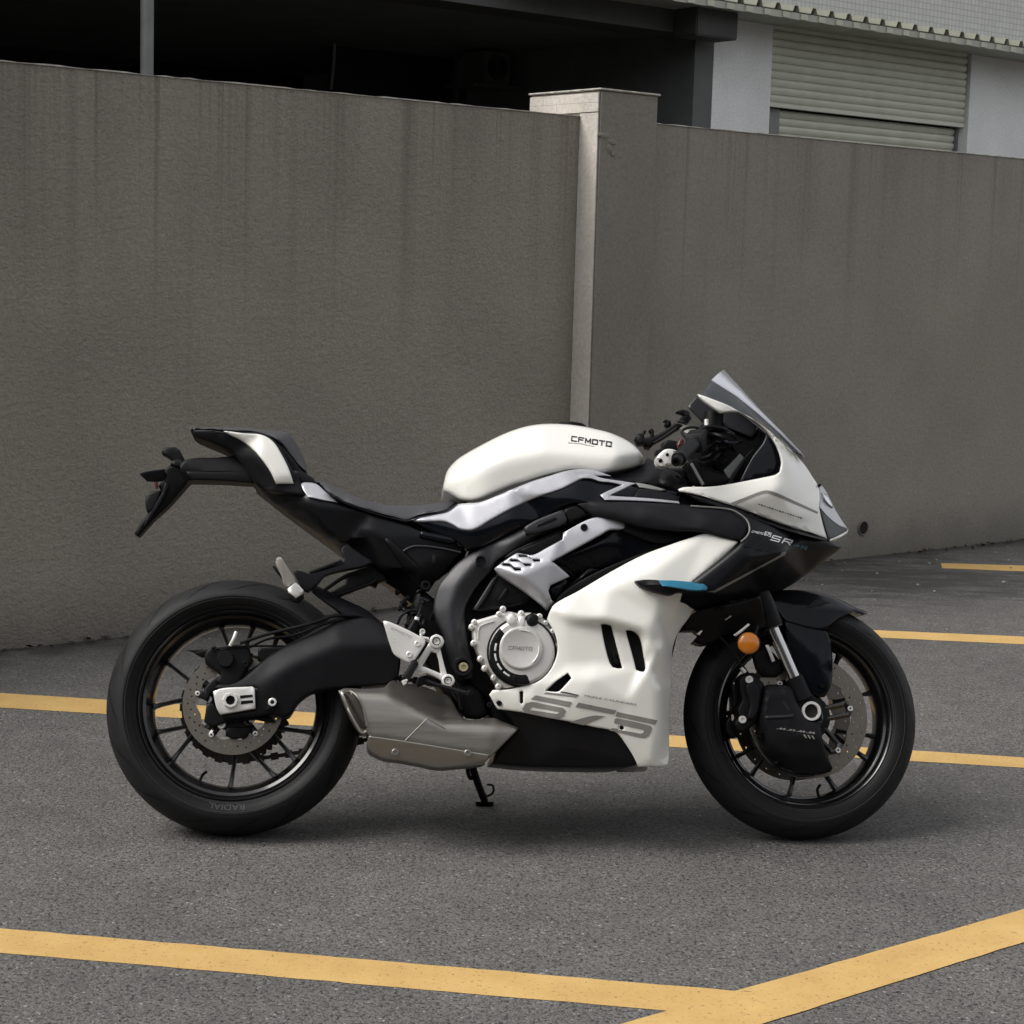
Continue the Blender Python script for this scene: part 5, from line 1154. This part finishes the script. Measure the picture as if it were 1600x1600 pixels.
# winglet : a blade standing out from the fairing
def blade(name, pts, m, w_in, w_out, droop):
    """pts: chord line (upper px, lower px) stations front to back"""
    def fn(bm):
        rows = []
        for (ux, uy), (lx, ly), k in pts:
            o1 = P(ux, uy, w_in); o2 = P(lx, ly, w_out-.012*(1-k)); lo = P(lx, ly+1.5, w_in)
            rows.append([bm.verts.new(o1+Vector((0, 0, .001))), bm.verts.new(o2+Vector((0, 0, .003))), bm.verts.new(o2), bm.verts.new(lo)])
        for A, Bq in zip(rows, rows[1:]):
            for i in range(4): bm.faces.new((A[i], A[(i+1) % 4], Bq[(i+1) % 4], Bq[i]))
        bm.faces.new(rows[0]); bm.faces.new(rows[-1][::-1])
    return bmo(name, fn, m, bike, 40)
panel('winglet', bike, z5((425, 1112), (470, 1106), (540, 1108), (640, 1112), (760, 1125), (785, 1142), (780, 1160), (700, 1166), (640, 1168), (600, 1182), (520, 1165), (450, 1140)), [F5(425, 1110, .268), F5(540, 1105, .275), F5(785, 1130, .285), F5(600, 1182, .272), F5(450, 1142, .268), F5(560, 1135, .30), F5(780, 1160, .28)], 'plastic', r=2.5, rr=.006, thick=.07)
panel('winglet_blue_skin', bike, z5((535, 1108), (640, 1111), (762, 1126), (786, 1143), (781, 1161), (720, 1163), (640, 1150), (560, 1138)), [F5(535, 1108, .281), F5(640, 1110, .284), F5(786, 1143, .290), F5(640, 1150, .302), F5(560, 1138, .302), F5(720, 1163, .292)], 'blue', r=2.5, rr=.006, thick=.008)

# ---------------------------------------------------------------- white upper cowl
uf = lin([F5(640, 655, .212), F5(850, 635, .205), F5(1130, 580, .195), F5(1157, 500, .180), F5(1130, 430, .165), F5(1050, 335, .150), F5(930, 262, .160), F5(735, 180, .172), F5(800, 200, .165), F5(970, 275, .135), F5(1130, 395, .110), F5(1270, 530, .082), F5(1345, 640, .068), F5(1420, 750, .05), F5(1345, 740, .112), F5(1390, 908, .100), F5(1200, 842, .172), F5(900, 732, .222), F5(700, 668, .218),
          F5(1140, 640, .214), F5(1060, 680, .216), F5(1200, 600, .170), F5(1250, 680, .150), F5(1200, 760, .185), F5(1350, 800, .115), F5(1180, 480, .135), F5(860, 262, .172)], 11)
up = panel('upper_cowl', bike, z5((735, 178), (765, 186), (810, 203), (890, 235), (970, 280), (1050, 328), (1130, 392), (1200, 455), (1270, 530), (1310, 590), (1340, 640), (1350, 700), (1346, 742), (1362, 820), (1386, 905), (1300, 872), (1200, 842), (1050, 788), (900, 732), (760, 690), (645, 664), (640, 654), (660, 645), (710, 642), (780, 642), (860, 634), (980, 612), (1060, 596), (1125, 582), (1148, 565), (1156, 520), (1148, 480), (1128, 430), (1100, 385), (1060, 340), (1005, 298), (960, 275), (920, 266), (850, 272), (800, 238), (755, 205)), uf, 'white', r=3.5, rr=.005, thick=.008, grid=6, ang=50, mirror=True, key='uf')
decal('cowl_stripe', up, z5((895, 728), (920, 716), (1000, 684), (1060, 662), (1090, 660), (1130, 672), (1220, 712), (1340, 768), (1336, 776), (1215, 725), (1120, 684), (1085, 672), (1062, 675), (1000, 698), (930, 728), (915, 738)), uf, 'decal')
for i in range(17):   # tiny slanted script on the cowl, too small to read in the photo
    t = i/16; x = 340+870*t; y = 372+285*t; h = 22+10*math.sin(i*1.7); 
    decal('script_stroke', up, z12((x, y-h*.6), (x+30, y-h*.3), (x+40-h*.3, y+h*.5), (x+8-h*.4, y+h*.4)), uf, 'decaldark')
bolt(up, *z5((715, 648))[0], .212, 3, 'alu', 'cowl_screw'); bolt(up, *z5((1345, 635))[0], .075, 2.5, 'dark', 'cowl_screw')
panel('headlight_surround', bike, z5((1346, 745), (1370, 775), (1440, 832), (1484, 850), (1478, 868), (1430, 892), (1392, 905), (1372, 840)), [F5(1346, 745, .110), F5(1484, 850, .015), F5(1392, 905, .10), F5(1430, 850, .06)], 'frame', r=2, rr=.003, back='mirror')
panel('nose_centre', bike, z5((1340, 630), (1362, 640), (1395, 695), (1422, 750), (1455, 805), (1488, 852), (1440, 835), (1375, 780), (1346, 742), (1350, 700)), [F5(1340, 630, .068), F5(1422, 750, .035), F5(1488, 852, .012), F5(1346, 742, .112), F5(1375, 780, .095)], 'silver', r=2, rr=.004, back='mirror')
panel('headlight_lens', bike, z5((1362, 668), (1380, 682), (1405, 722), (1414, 746), (1392, 728), (1370, 698)), [F5(1352, 648, .078), F5(1416, 752, .052), F5(1370, 700, .086)], 'lens', r=1.5, rr=.002, thick=.01)
panel('headlight_lip', bike, z5((1395, 905), (1440, 885), (1480, 865), (1490, 852), (1486, 872), (1450, 895), (1400, 912)), [F5(1395, 905, .095), F5(1490, 852, .012), F5(1450, 892, .05)], 'alu', r=1, rr=.002, back='mirror')
# windscreen : curved shell between the two cowl edges
def screen(bm):
    top = [(805, 105), (812, 112)]; rows = []
    cen = [(857, 65), (955, 172), (1060, 290), (1165, 405), (1262, 505)]; sid = [(738, 176), (880, 232), (1000, 300), (1100, 372), (1215, 470)]
    wsd = [.150, .145, .130, .115, .078]
    for (cx, cy), (sx, sy), w_ in zip(cen, sid, wsd):
        c = P(*z5((cx, cy))[0], 0); s = P(*z5((sx, sy))[0], w_); s2 = Vector((s.x, -s.y, s.z)); row = []
        for k in range(-10, 11):
            t = k/10; at = abs(t); a = float(np.interp(at, [0, .1, .55, .7, 1], [0, .03, .40, .62, 1])); yq = float(np.interp(at, [0, .55, .7, 1], [0, .72, .88, 1])); p = c.lerp(Vector((s.x, 0, s.z)), a); row.append(Vector((p.x, w_*yq*(1 if t > 0 else -1), p.z)))
        rows.append(row)
    fine = []
    for i in range(len(rows)-1):
        for k in range(4): fine.append([rows[i][j].lerp(rows[i+1][j], k/4) for j in range(21)])
    fine.append(rows[-1]); rows = fine
    nrm = Vector((.72, 0, .69)); A = [[bm.verts.new(p) for p in r] for r in rows]; Bv = [[bm.verts.new(p-nrm*.003) for p in r] for r in rows]
    R_, C_ = len(rows), 21
    for i in range(R_-1):
        for j in range(C_-1):
            bm.faces.new((A[i][j], A[i][j+1], A[i+1][j+1], A[i+1][j])); bm.faces.new((Bv[i][j], Bv[i+1][j], Bv[i+1][j+1], Bv[i][j+1]))
    for j in range(C_-1): bm.faces.new((A[0][j], Bv[0][j], Bv[0][j+1], A[0][j+1])); bm.faces.new((A[-1][j], A[-1][j+1], Bv[-1][j+1], Bv[-1][j]))
    for i in range(R_-1): bm.faces.new((A[i][0], A[i+1][0], Bv[i+1][0], Bv[i][0])); bm.faces.new((A[i][-1], Bv[i][-1], Bv[i+1][-1], A[i+1][-1]))
ws = bmo('windscreen', screen, 'glass', bike, 50)
def crown(bm):  # band over the screen, its sky reflection put into the pale colour
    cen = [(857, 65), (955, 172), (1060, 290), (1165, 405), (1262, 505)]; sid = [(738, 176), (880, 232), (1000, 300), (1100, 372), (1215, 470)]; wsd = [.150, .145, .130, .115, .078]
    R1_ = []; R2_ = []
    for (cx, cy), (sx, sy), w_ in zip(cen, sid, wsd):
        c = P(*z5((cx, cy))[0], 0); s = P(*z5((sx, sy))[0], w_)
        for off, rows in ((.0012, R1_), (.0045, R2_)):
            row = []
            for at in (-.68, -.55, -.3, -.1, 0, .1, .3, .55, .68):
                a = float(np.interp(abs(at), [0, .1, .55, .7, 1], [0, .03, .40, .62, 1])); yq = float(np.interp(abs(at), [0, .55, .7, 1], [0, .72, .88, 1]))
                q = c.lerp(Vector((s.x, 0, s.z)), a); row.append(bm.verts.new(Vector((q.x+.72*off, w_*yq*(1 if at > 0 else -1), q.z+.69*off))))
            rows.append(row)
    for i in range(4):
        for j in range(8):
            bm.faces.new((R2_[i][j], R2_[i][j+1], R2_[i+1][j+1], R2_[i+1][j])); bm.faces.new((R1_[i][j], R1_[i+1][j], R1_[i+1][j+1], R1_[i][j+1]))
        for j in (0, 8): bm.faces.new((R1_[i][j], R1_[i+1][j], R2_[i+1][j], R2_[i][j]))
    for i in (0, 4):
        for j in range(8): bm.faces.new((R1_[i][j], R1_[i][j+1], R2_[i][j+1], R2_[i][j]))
bmo('screen_sky_band', crown, 'screen', ws, 40)
# cockpit interior
panel('dashboard', bike, z5((700, 440), (760, 330), (800, 270), (850, 275), (880, 340), (1010, 400), (1040, 345), (1130, 430), (1150, 500), (1145, 575), (1000, 612), (900, 628), (820, 560), (760, 500)), .05, 'dark', r=5, rr=.02, back='mirror')
panel('cockpit_lining', bike, z5((930, 640), (1000, 500), (1060, 420), (1080, 370), (1125, 420), (1155, 500), (1148, 570), (1060, 600)), .13, 'gloss', r=4, rr=.01, thick=.02)
panel('instrument_screen', bike, z5((845, 268), (925, 265), (1035, 340), (1010, 398), (880, 345)), .06, 'frame', r=2, rr=.003, back='mirror')
panel('instrument_visor', bike, z5((688, 240), (735, 186), (800, 236), (850, 275), (790, 290), (760, 320)), -.10, 'frame', r=2, thick=.006)
panel('damper_plate', bike, z8((915, 875), (1045, 740), (1090, 780), (965, 945), (950, 960)), .10, 'post', r=2, rr=.002, thick=.01)
panel('dash_stay', bike, z8((955, 975), (1000, 880), (1130, 720), (1160, 700), (1010, 930), (980, 980)), .115, 'plastic', r=2, thick=.01)

# handlebar : grip, switch block, master cylinder, levers
g0 = P(*z8((530, 790))[0], .355); g1 = P(*z8((665, 655))[0], .235); gd = (g1-g0).normalized(); gl = (g1-g0).length
bmo('handlebar_grip', lambda bm: lathe(bm, g0, gd, [(.004, .0150), (.006, .0178), (.022, .0178), (.024, .0168)]+[(.026+k*.0045+e, .0168+.0006*(e > 0)) for k in range(int((gl-.045)/.0045)) for e in (0, .0022)]+[(gl-.012, .0168), (gl-.010, .020), (gl, .020)], 28), 'plastic', bike, 30)
bmo('bar_end', lambda bm: lathe(bm, g0, -gd, [(-.006, .013), (.014, .013), (.020, .011), (.020, .006), (.012, .005), (.012, .0003)], 24), 'dark', bike)
bmo('switch_block', lambda bm: boxb(bm, g1+gd*.02, gd, gd.cross(Vector((0, 0, 1))).normalized(), Vector((0, 0, 1)), .045, .045, .05), 'dark', bike, bevel=.006)
ptube('clip_on_bar', bike, [(*z8((680, 640))[0], .22), (*z8((760, 560))[0], .13)], .011, 'dark', 14)
cyl('fork_cap', bike, P(*z8((815, 560))[0], .105), P(*z8((830, 400))[0], .105), .024, 'dark')
cyl('fork_cap_ring', bike, P(*z8((770, 520))[0], .12), P(*z8((768, 455))[0], .12), .006, 'alu')
bk = panel('brake_reservoir', bike, z8((345, 800), (350, 770), (380, 735), (420, 705), (470, 700), (520, 715), (530, 750), (500, 790), (470, 830), (440, 850), (390, 850), (360, 835)), .20, 'alu', r=3, rr=.008, thick=.03)
bolt(bk, *z8((385, 800))[0], .203, 3, 'dark'); bolt(bk, *z8((440, 750))[0], .203, 2.6, 'dark')
panel('kill_switch', bike, z8((520, 650), (560, 610), (580, 630), (570, 680), (550, 700), (530, 690)), .23, 'red', r=2, rr=.004, thick=.01)
panel('switch_housing', bike, z8((400, 650), (450, 625), (530, 640), (540, 720), (470, 705), (400, 720), (350, 745), (345, 715), (400, 690)), .18, 'dark', r=3, rr=.008, thick=.03)
# far bar with lever and clamp hooks
lv = panel('lever_assembly', bike, z8((175, 610), (190, 580), (225, 570), (245, 610), (290, 605), (360, 580), (440, 530), (520, 470), (570, 430), (620, 420), (645, 440), (620, 480), (560, 520), (480, 570), (400, 620), (330, 660), (300, 695), (260, 685), (250, 660), (200, 665)), -.16, 'dark', r=3, rr=.006, thick=.03)
panel('lever_hook', lv, z8((515, 392), (545, 375), (590, 375), (625, 395), (632, 430), (600, 440), (590, 415), (560, 408)), -.16, 'dark', r=2, rr=.003, thick=.02)
panel('lever_hook', lv, z8((225, 570), (245, 545), (268, 550), (262, 565), (245, 580), (250, 610), (235, 610)), -.16, 'dark', r=2, thick=.02)
panel('lever_hook', lv, z8((290, 545), (310, 530), (330, 545), (330, 600), (300, 610), (308, 570)), -.16, 'dark', r=2, thick=.02)
panel('lever_hook', lv, z8((412, 468), (430, 455), (470, 470), (475, 500), (440, 520), (420, 495), (440, 480)), -.16, 'dark', r=2, thick=.02)
ptube('lever_highlight', lv, [(*z8((330, 650))[0], -.155), (*z8((400, 610))[0], -.155), (*z8((520, 525))[0], -.155)], .003, 'plastic', 6)
random.seed(5)
for a in (((640, 590), (760, 520), (900, 530), (1000, 590)), ((700, 640), (800, 580), (900, 600), (990, 660)), ((780, 700), (860, 640), (960, 680), (1000, 720)), ((700, 560), (820, 530), (960, 570), (1020, 620)), ((740, 780), (800, 760), (860, 700), (980, 690)), ((880, 740), (840, 790), (900, 810), (950, 790)), ((600, 600), (700, 560), (820, 620), (860, 720)), ((690, 700), (760, 720), (830, 700), (900, 640)), ((640, 660), (560, 560), (640, 520), (760, 540)), ((720, 830), (800, 810), (850, 830), (900, 820)), ((860, 560), (930, 640), (1000, 650), (1050, 640))):
    ptube('control_cable', bike, [(*z8(p)[0], .10+random.uniform(0, .05)) for p in a], random.uniform(.0035, .006), random.choice(['dark', 'plastic', 'gloss']), 8)
ptube('fork_stem_edge', bike, [(*z8((640, 820))[0], .165), (*z8((740, 1000))[0], .165)], .004, 'post', 8)
panel('triple_clamp', bike, z8((560, 860), (620, 800), (700, 780), (800, 860), (900, 900), (1000, 960), (900, 1010), (600, 1020), (350, 990), (355, 920), (420, 870)), .10, 'dark', r=4, rr=.015, back='mirror')
panel('clamp_block', bike, z8((590, 820), (660, 790), (740, 1000), (640, 1010), (600, 930)), .15, 'dark', r=3, rr=.006, thick=.05)
panel('ignition_cluster', bike, z8((700, 600), (800, 540), (900, 560), (960, 640), (900, 760), (860, 840), (760, 820), (700, 720)), .09, 'dark', r=5, rr=.03, back='mirror')

# ---------------------------------------------------------------- front fork, fender, brakes, indicator
def S6(x, y, w_): return P(*z6((x, y))[0], w_)
for s, nm in ((1, ''), (-1, '')):
    def fl(p): return Vector((p.x, p.y*s, p.z))
    a = fl(S6(570, 60, .100)); b = fl(S6(672, 305, .100)); c = fl(S6(806, 612, .100)); d = fl(S6(850, 690, .100))
    cyl('fork_upper_tube', bike, a+(a-b).normalized()*.25, b, .0285, 'dark', 32, .002)
    cyl('fork_collar', bike, b-(b-a).normalized()*.012, b+(b-a).normalized()*.004, .0265, 'frame', 32)
    cyl('fork_stanchion', bike, b, c, .0155, 'chrome', 32)
    cyl('fork_lower_clamp', bike, c-(c-b).normalized()*.004, c+(c-b).normalized()*.055, .0225, 'plastic', 32, .002)
    if s > 0: ptube('fork_edge_line', bike, [(*z6((615, 85))[0], .122), (*z6((690, 235))[0], .122)], .0018, 'post', 6)
panel('fork_lug', bike, z6((770, 630), (820, 600), (860, 600), (910, 700), (960, 760), (970, 860), (900, 870), (850, 840), (800, 720)), .108, 'dark', r=4, rr=.008, thick=.04)
bmo('axle_ring', lambda bm: lathe(bm, S6(905, 805, .112), OUT, [(-.02, .0235), (.004, .0235), (.006, .0225), (.006, .0175), (.002, .0165), (-.02, .0165)], 40, True), 'alu', bike, 25)
bmo('axle_bore', lambda bm: lathe(bm, S6(905, 805, .108), OUT, [(-.02, .0165), (.001, .0165)], 32), 'hole_black', bike)
bolt(bike, *z6((903, 883))[0], .116, 4, 'dark', 'pinch_bolt'); bolt(bike, *z6((968, 655))[0], .10, 3.5, 'dark', 'fender_bolt')
# fender
fe = lin([(*z6((560, 95))[0], .02), (*z6((850, 82))[0], .02), (*z6((1030, 122))[0], .02), (*z6((1240, 218))[0], .02), (*z6((1200, 232))[0], .05), (*z6((1000, 335))[0], .078), (*z6((760, 300))[0], .085), (*z6((620, 120))[0], .07), (*z6((850, 180))[0], .072), (*z6((1020, 200))[0], .068), (*z6((1130, 215))[0], .055)], 3)
fd = panel('front_fender', bike, z6((560, 98), (650, 88), (760, 82), (850, 84), (940, 98), (1030, 122), (1100, 150), (1160, 182), (1238, 214), (1240, 224), (1215, 230), (1160, 210), (1120, 232), (1070, 262), (1020, 300), (985, 322), (900, 318), (800, 292), (740, 268), (690, 200), (620, 130)), fe, 'gloss', r=4, rr=.012, back='mirror', grid=5, ang=60)
panel('fender_vent', fd, z6((925, 145), (960, 140), (1020, 158), (985, 165), (935, 178), (880, 190)), lambda Q: fe(Q)+.002, 'hole_black', r=1.5, rr=.001, thick=.006)
panel('fender_leg', bike, z6((740, 262), (860, 300), (1000, 325), (1022, 400), (1032, 560), (1020, 660), (985, 720), (920, 720), (870, 640), (800, 500), (760, 400)), [(*z6((740, 262))[0], .085), (*z6((1010, 330))[0], .075), (*z6((1020, 680))[0], .085), (*z6((900, 700))[0], .09), (*z6((940, 450))[0], .092), (*z6((995, 450))[0], .082)], 'gloss', r=4, rr=.006, thick=.02)
panel('fender_far_side', bike, z6((740, 262), (860, 300), (1000, 325), (1022, 400), (1032, 560), (985, 720), (920, 720), (800, 500)), -.07, 'gloss', r=4, rr=.006, thick=.02)
panel('fender_bracket', bike, z6((560, 470), (640, 420), (700, 480), (750, 560), (700, 600), (620, 600), (585, 560)), .085, 'dark', r=3, thick=.02)
panel('speed_sensor_plate', bike, z6((632, 412), (652, 408), (690, 505), (672, 512)), .1, 'alu', r=1.2, rr=.001, thick=.004)
bolt(bike, *z6((638, 560))[0], .09, 4, 'plastic', 'bracket_bolt')
ptube('brake_hose', bike, [(*z6((350, 350))[0], .14), (*z6((430, 440))[0], .13), (*z6((490, 540))[0], .12), (*z6((520, 580))[0], .115)], .0035, 'plastic')
ptube('banjo_fitting', bike, [(*z6((488, 548))[0], .125), (*z6((512, 572))[0], .122)], .0045, 'alu')
# near caliper
fcp = panel('front_brake_caliper', bike, z6((470, 610), (500, 580), (560, 575), (600, 620), (622, 640), (620, 720), (600, 800), (590, 850), (555, 890), (510, 925), (465, 930), (440, 880), (470, 840), (460, 790), (490, 740), (480, 690)), .118, 'dark', r=5, rr=.01, thick=.05)
panel('caliper_body', fcp, z6((515, 640), (570, 625), (600, 680), (590, 800), (560, 860), (520, 850), (540, 760), (520, 700)), .128, 'plastic', r=4, rr=.006, thick=.02)
panel('brake_pad_housing', bike, z6((430, 645), (470, 640), (480, 740), (440, 800), (430, 850), (460, 920), (470, 960), (430, 965), (395, 920), (400, 870), (435, 810), (438, 720)), .07, 'dark', r=3, thick=.05)
for q in ((535, 618), (495, 855)): bolt(fcp, *z6(q)[0], .124, 6.2, 'alu', 'caliper_bolt', h=.006)
for q in ((525, 665), (528, 710), (545, 800), (600, 955), (602, 930)): bolt(fcp, *z6(q)[0], .122, 2.4, 'dark', 'caliper_screw', h=.004)
# brake cooling duct
bdf = lin([(*z6((625, 640))[0], .118), (*z6((790, 655))[0], .122), (*z6((860, 850))[0], .124), (*z6((965, 870))[0], .118), (*z6((1035, 1150))[0], .098), (*z6((850, 1190))[0], .088), (*z6((620, 1050))[0], .09), (*z6((585, 850))[0], .112), (*z6((620, 840))[0], .134), (*z6((800, 830))[0], .138), (*z6((640, 700))[0], .134), (*z6((750, 690))[0], .134), (*z6((780, 950))[0], .140), (*z6((960, 950))[0], .128), (*z6((760, 1060))[0], .128), (*z6((980, 1080))[0], .115), (*z6((660, 980))[0], .128)], 3)
bd = panel('brake_cooling_duct', bike, z6((628, 652), (650, 645), (720, 648), (780, 655), (800, 690), (830, 770), (870, 850), (900, 868), (955, 872), (962, 905), (975, 980), (1000, 1060), (1032, 1145), (1020, 1165), (960, 1180), (850, 1188), (760, 1165), (690, 1125), (620, 1050), (592, 960), (588, 860), (608, 760)), bdf, 'plastic', r=4, rr=.008, thick=.03, grid=6, ang=25)
boss(bd, *z6((738, 690))[0], .1345, 5.3, 'hole_black', 'duct_hole')
panel('duct_slot', bd, z6((730, 748), (748, 745), (782, 802), (768, 808)), lambda Q: bdf(Q)+.001, 'hole_black', r=1, rr=.0005, thick=.003)
panel('duct_step', bd, z6((620, 845), (640, 832), (740, 828), (798, 822), (798, 842), (640, 850)), lambda Q: bdf(Q)+.004, 'frame', r=1.5, rr=.003, thick=.008)
for i in range(12):
    t = i/11; x = 380+900*t; y = 450+120*t
    decal('duct_script_stroke', bd, z13((x, y-32), (x+60, y-22), (x+46, y+20), (x-14, y+10)) if i % 3 else z13((x, y+2), (x+75, y+10), (x+72, y+22), (x-4, y+14)), bdf, 'decal', .0012)
for i in range(3):
    x = 1040+100*i; y = 600+14*i
    decal('duct_chevron', bd, z13((x, y), (x+45, y+4), (x+95, y+92), (x+60, y+92)), bdf, 'decalgrey', .0012)
ptube('duct_rim', bd, [(*z6((545, 950))[0], .085), (*z6((600, 1070))[0], .085), (*z6((700, 1150))[0], .088), (*z6((820, 1188))[0], .09), (*z6((920, 1188))[0], .09)], .0022, 'plastic', 6)
# amber indicator
it = bmo('turn_indicator', lambda bm: lathe(bm, S6(532, 400, .19), OUT, [(-.025, .022), (-.004, .026), (.002, .026), (.006, .023), (.009, .014), (.010, .0003)], 40), 'amber', bike, 50)
bmo('indicator_housing', lambda bm: lathe(bm, S6(536, 400, .182), OUT, [(-.03, .012), (-.02, .024), (-.002, .0275), (.004, .0275)], 40), 'dark', it)
ptube('indicator_stalk', it, [(*z6((560, 370))[0], .17), (*z6((580, 300))[0], .14)], .006, 'dark')
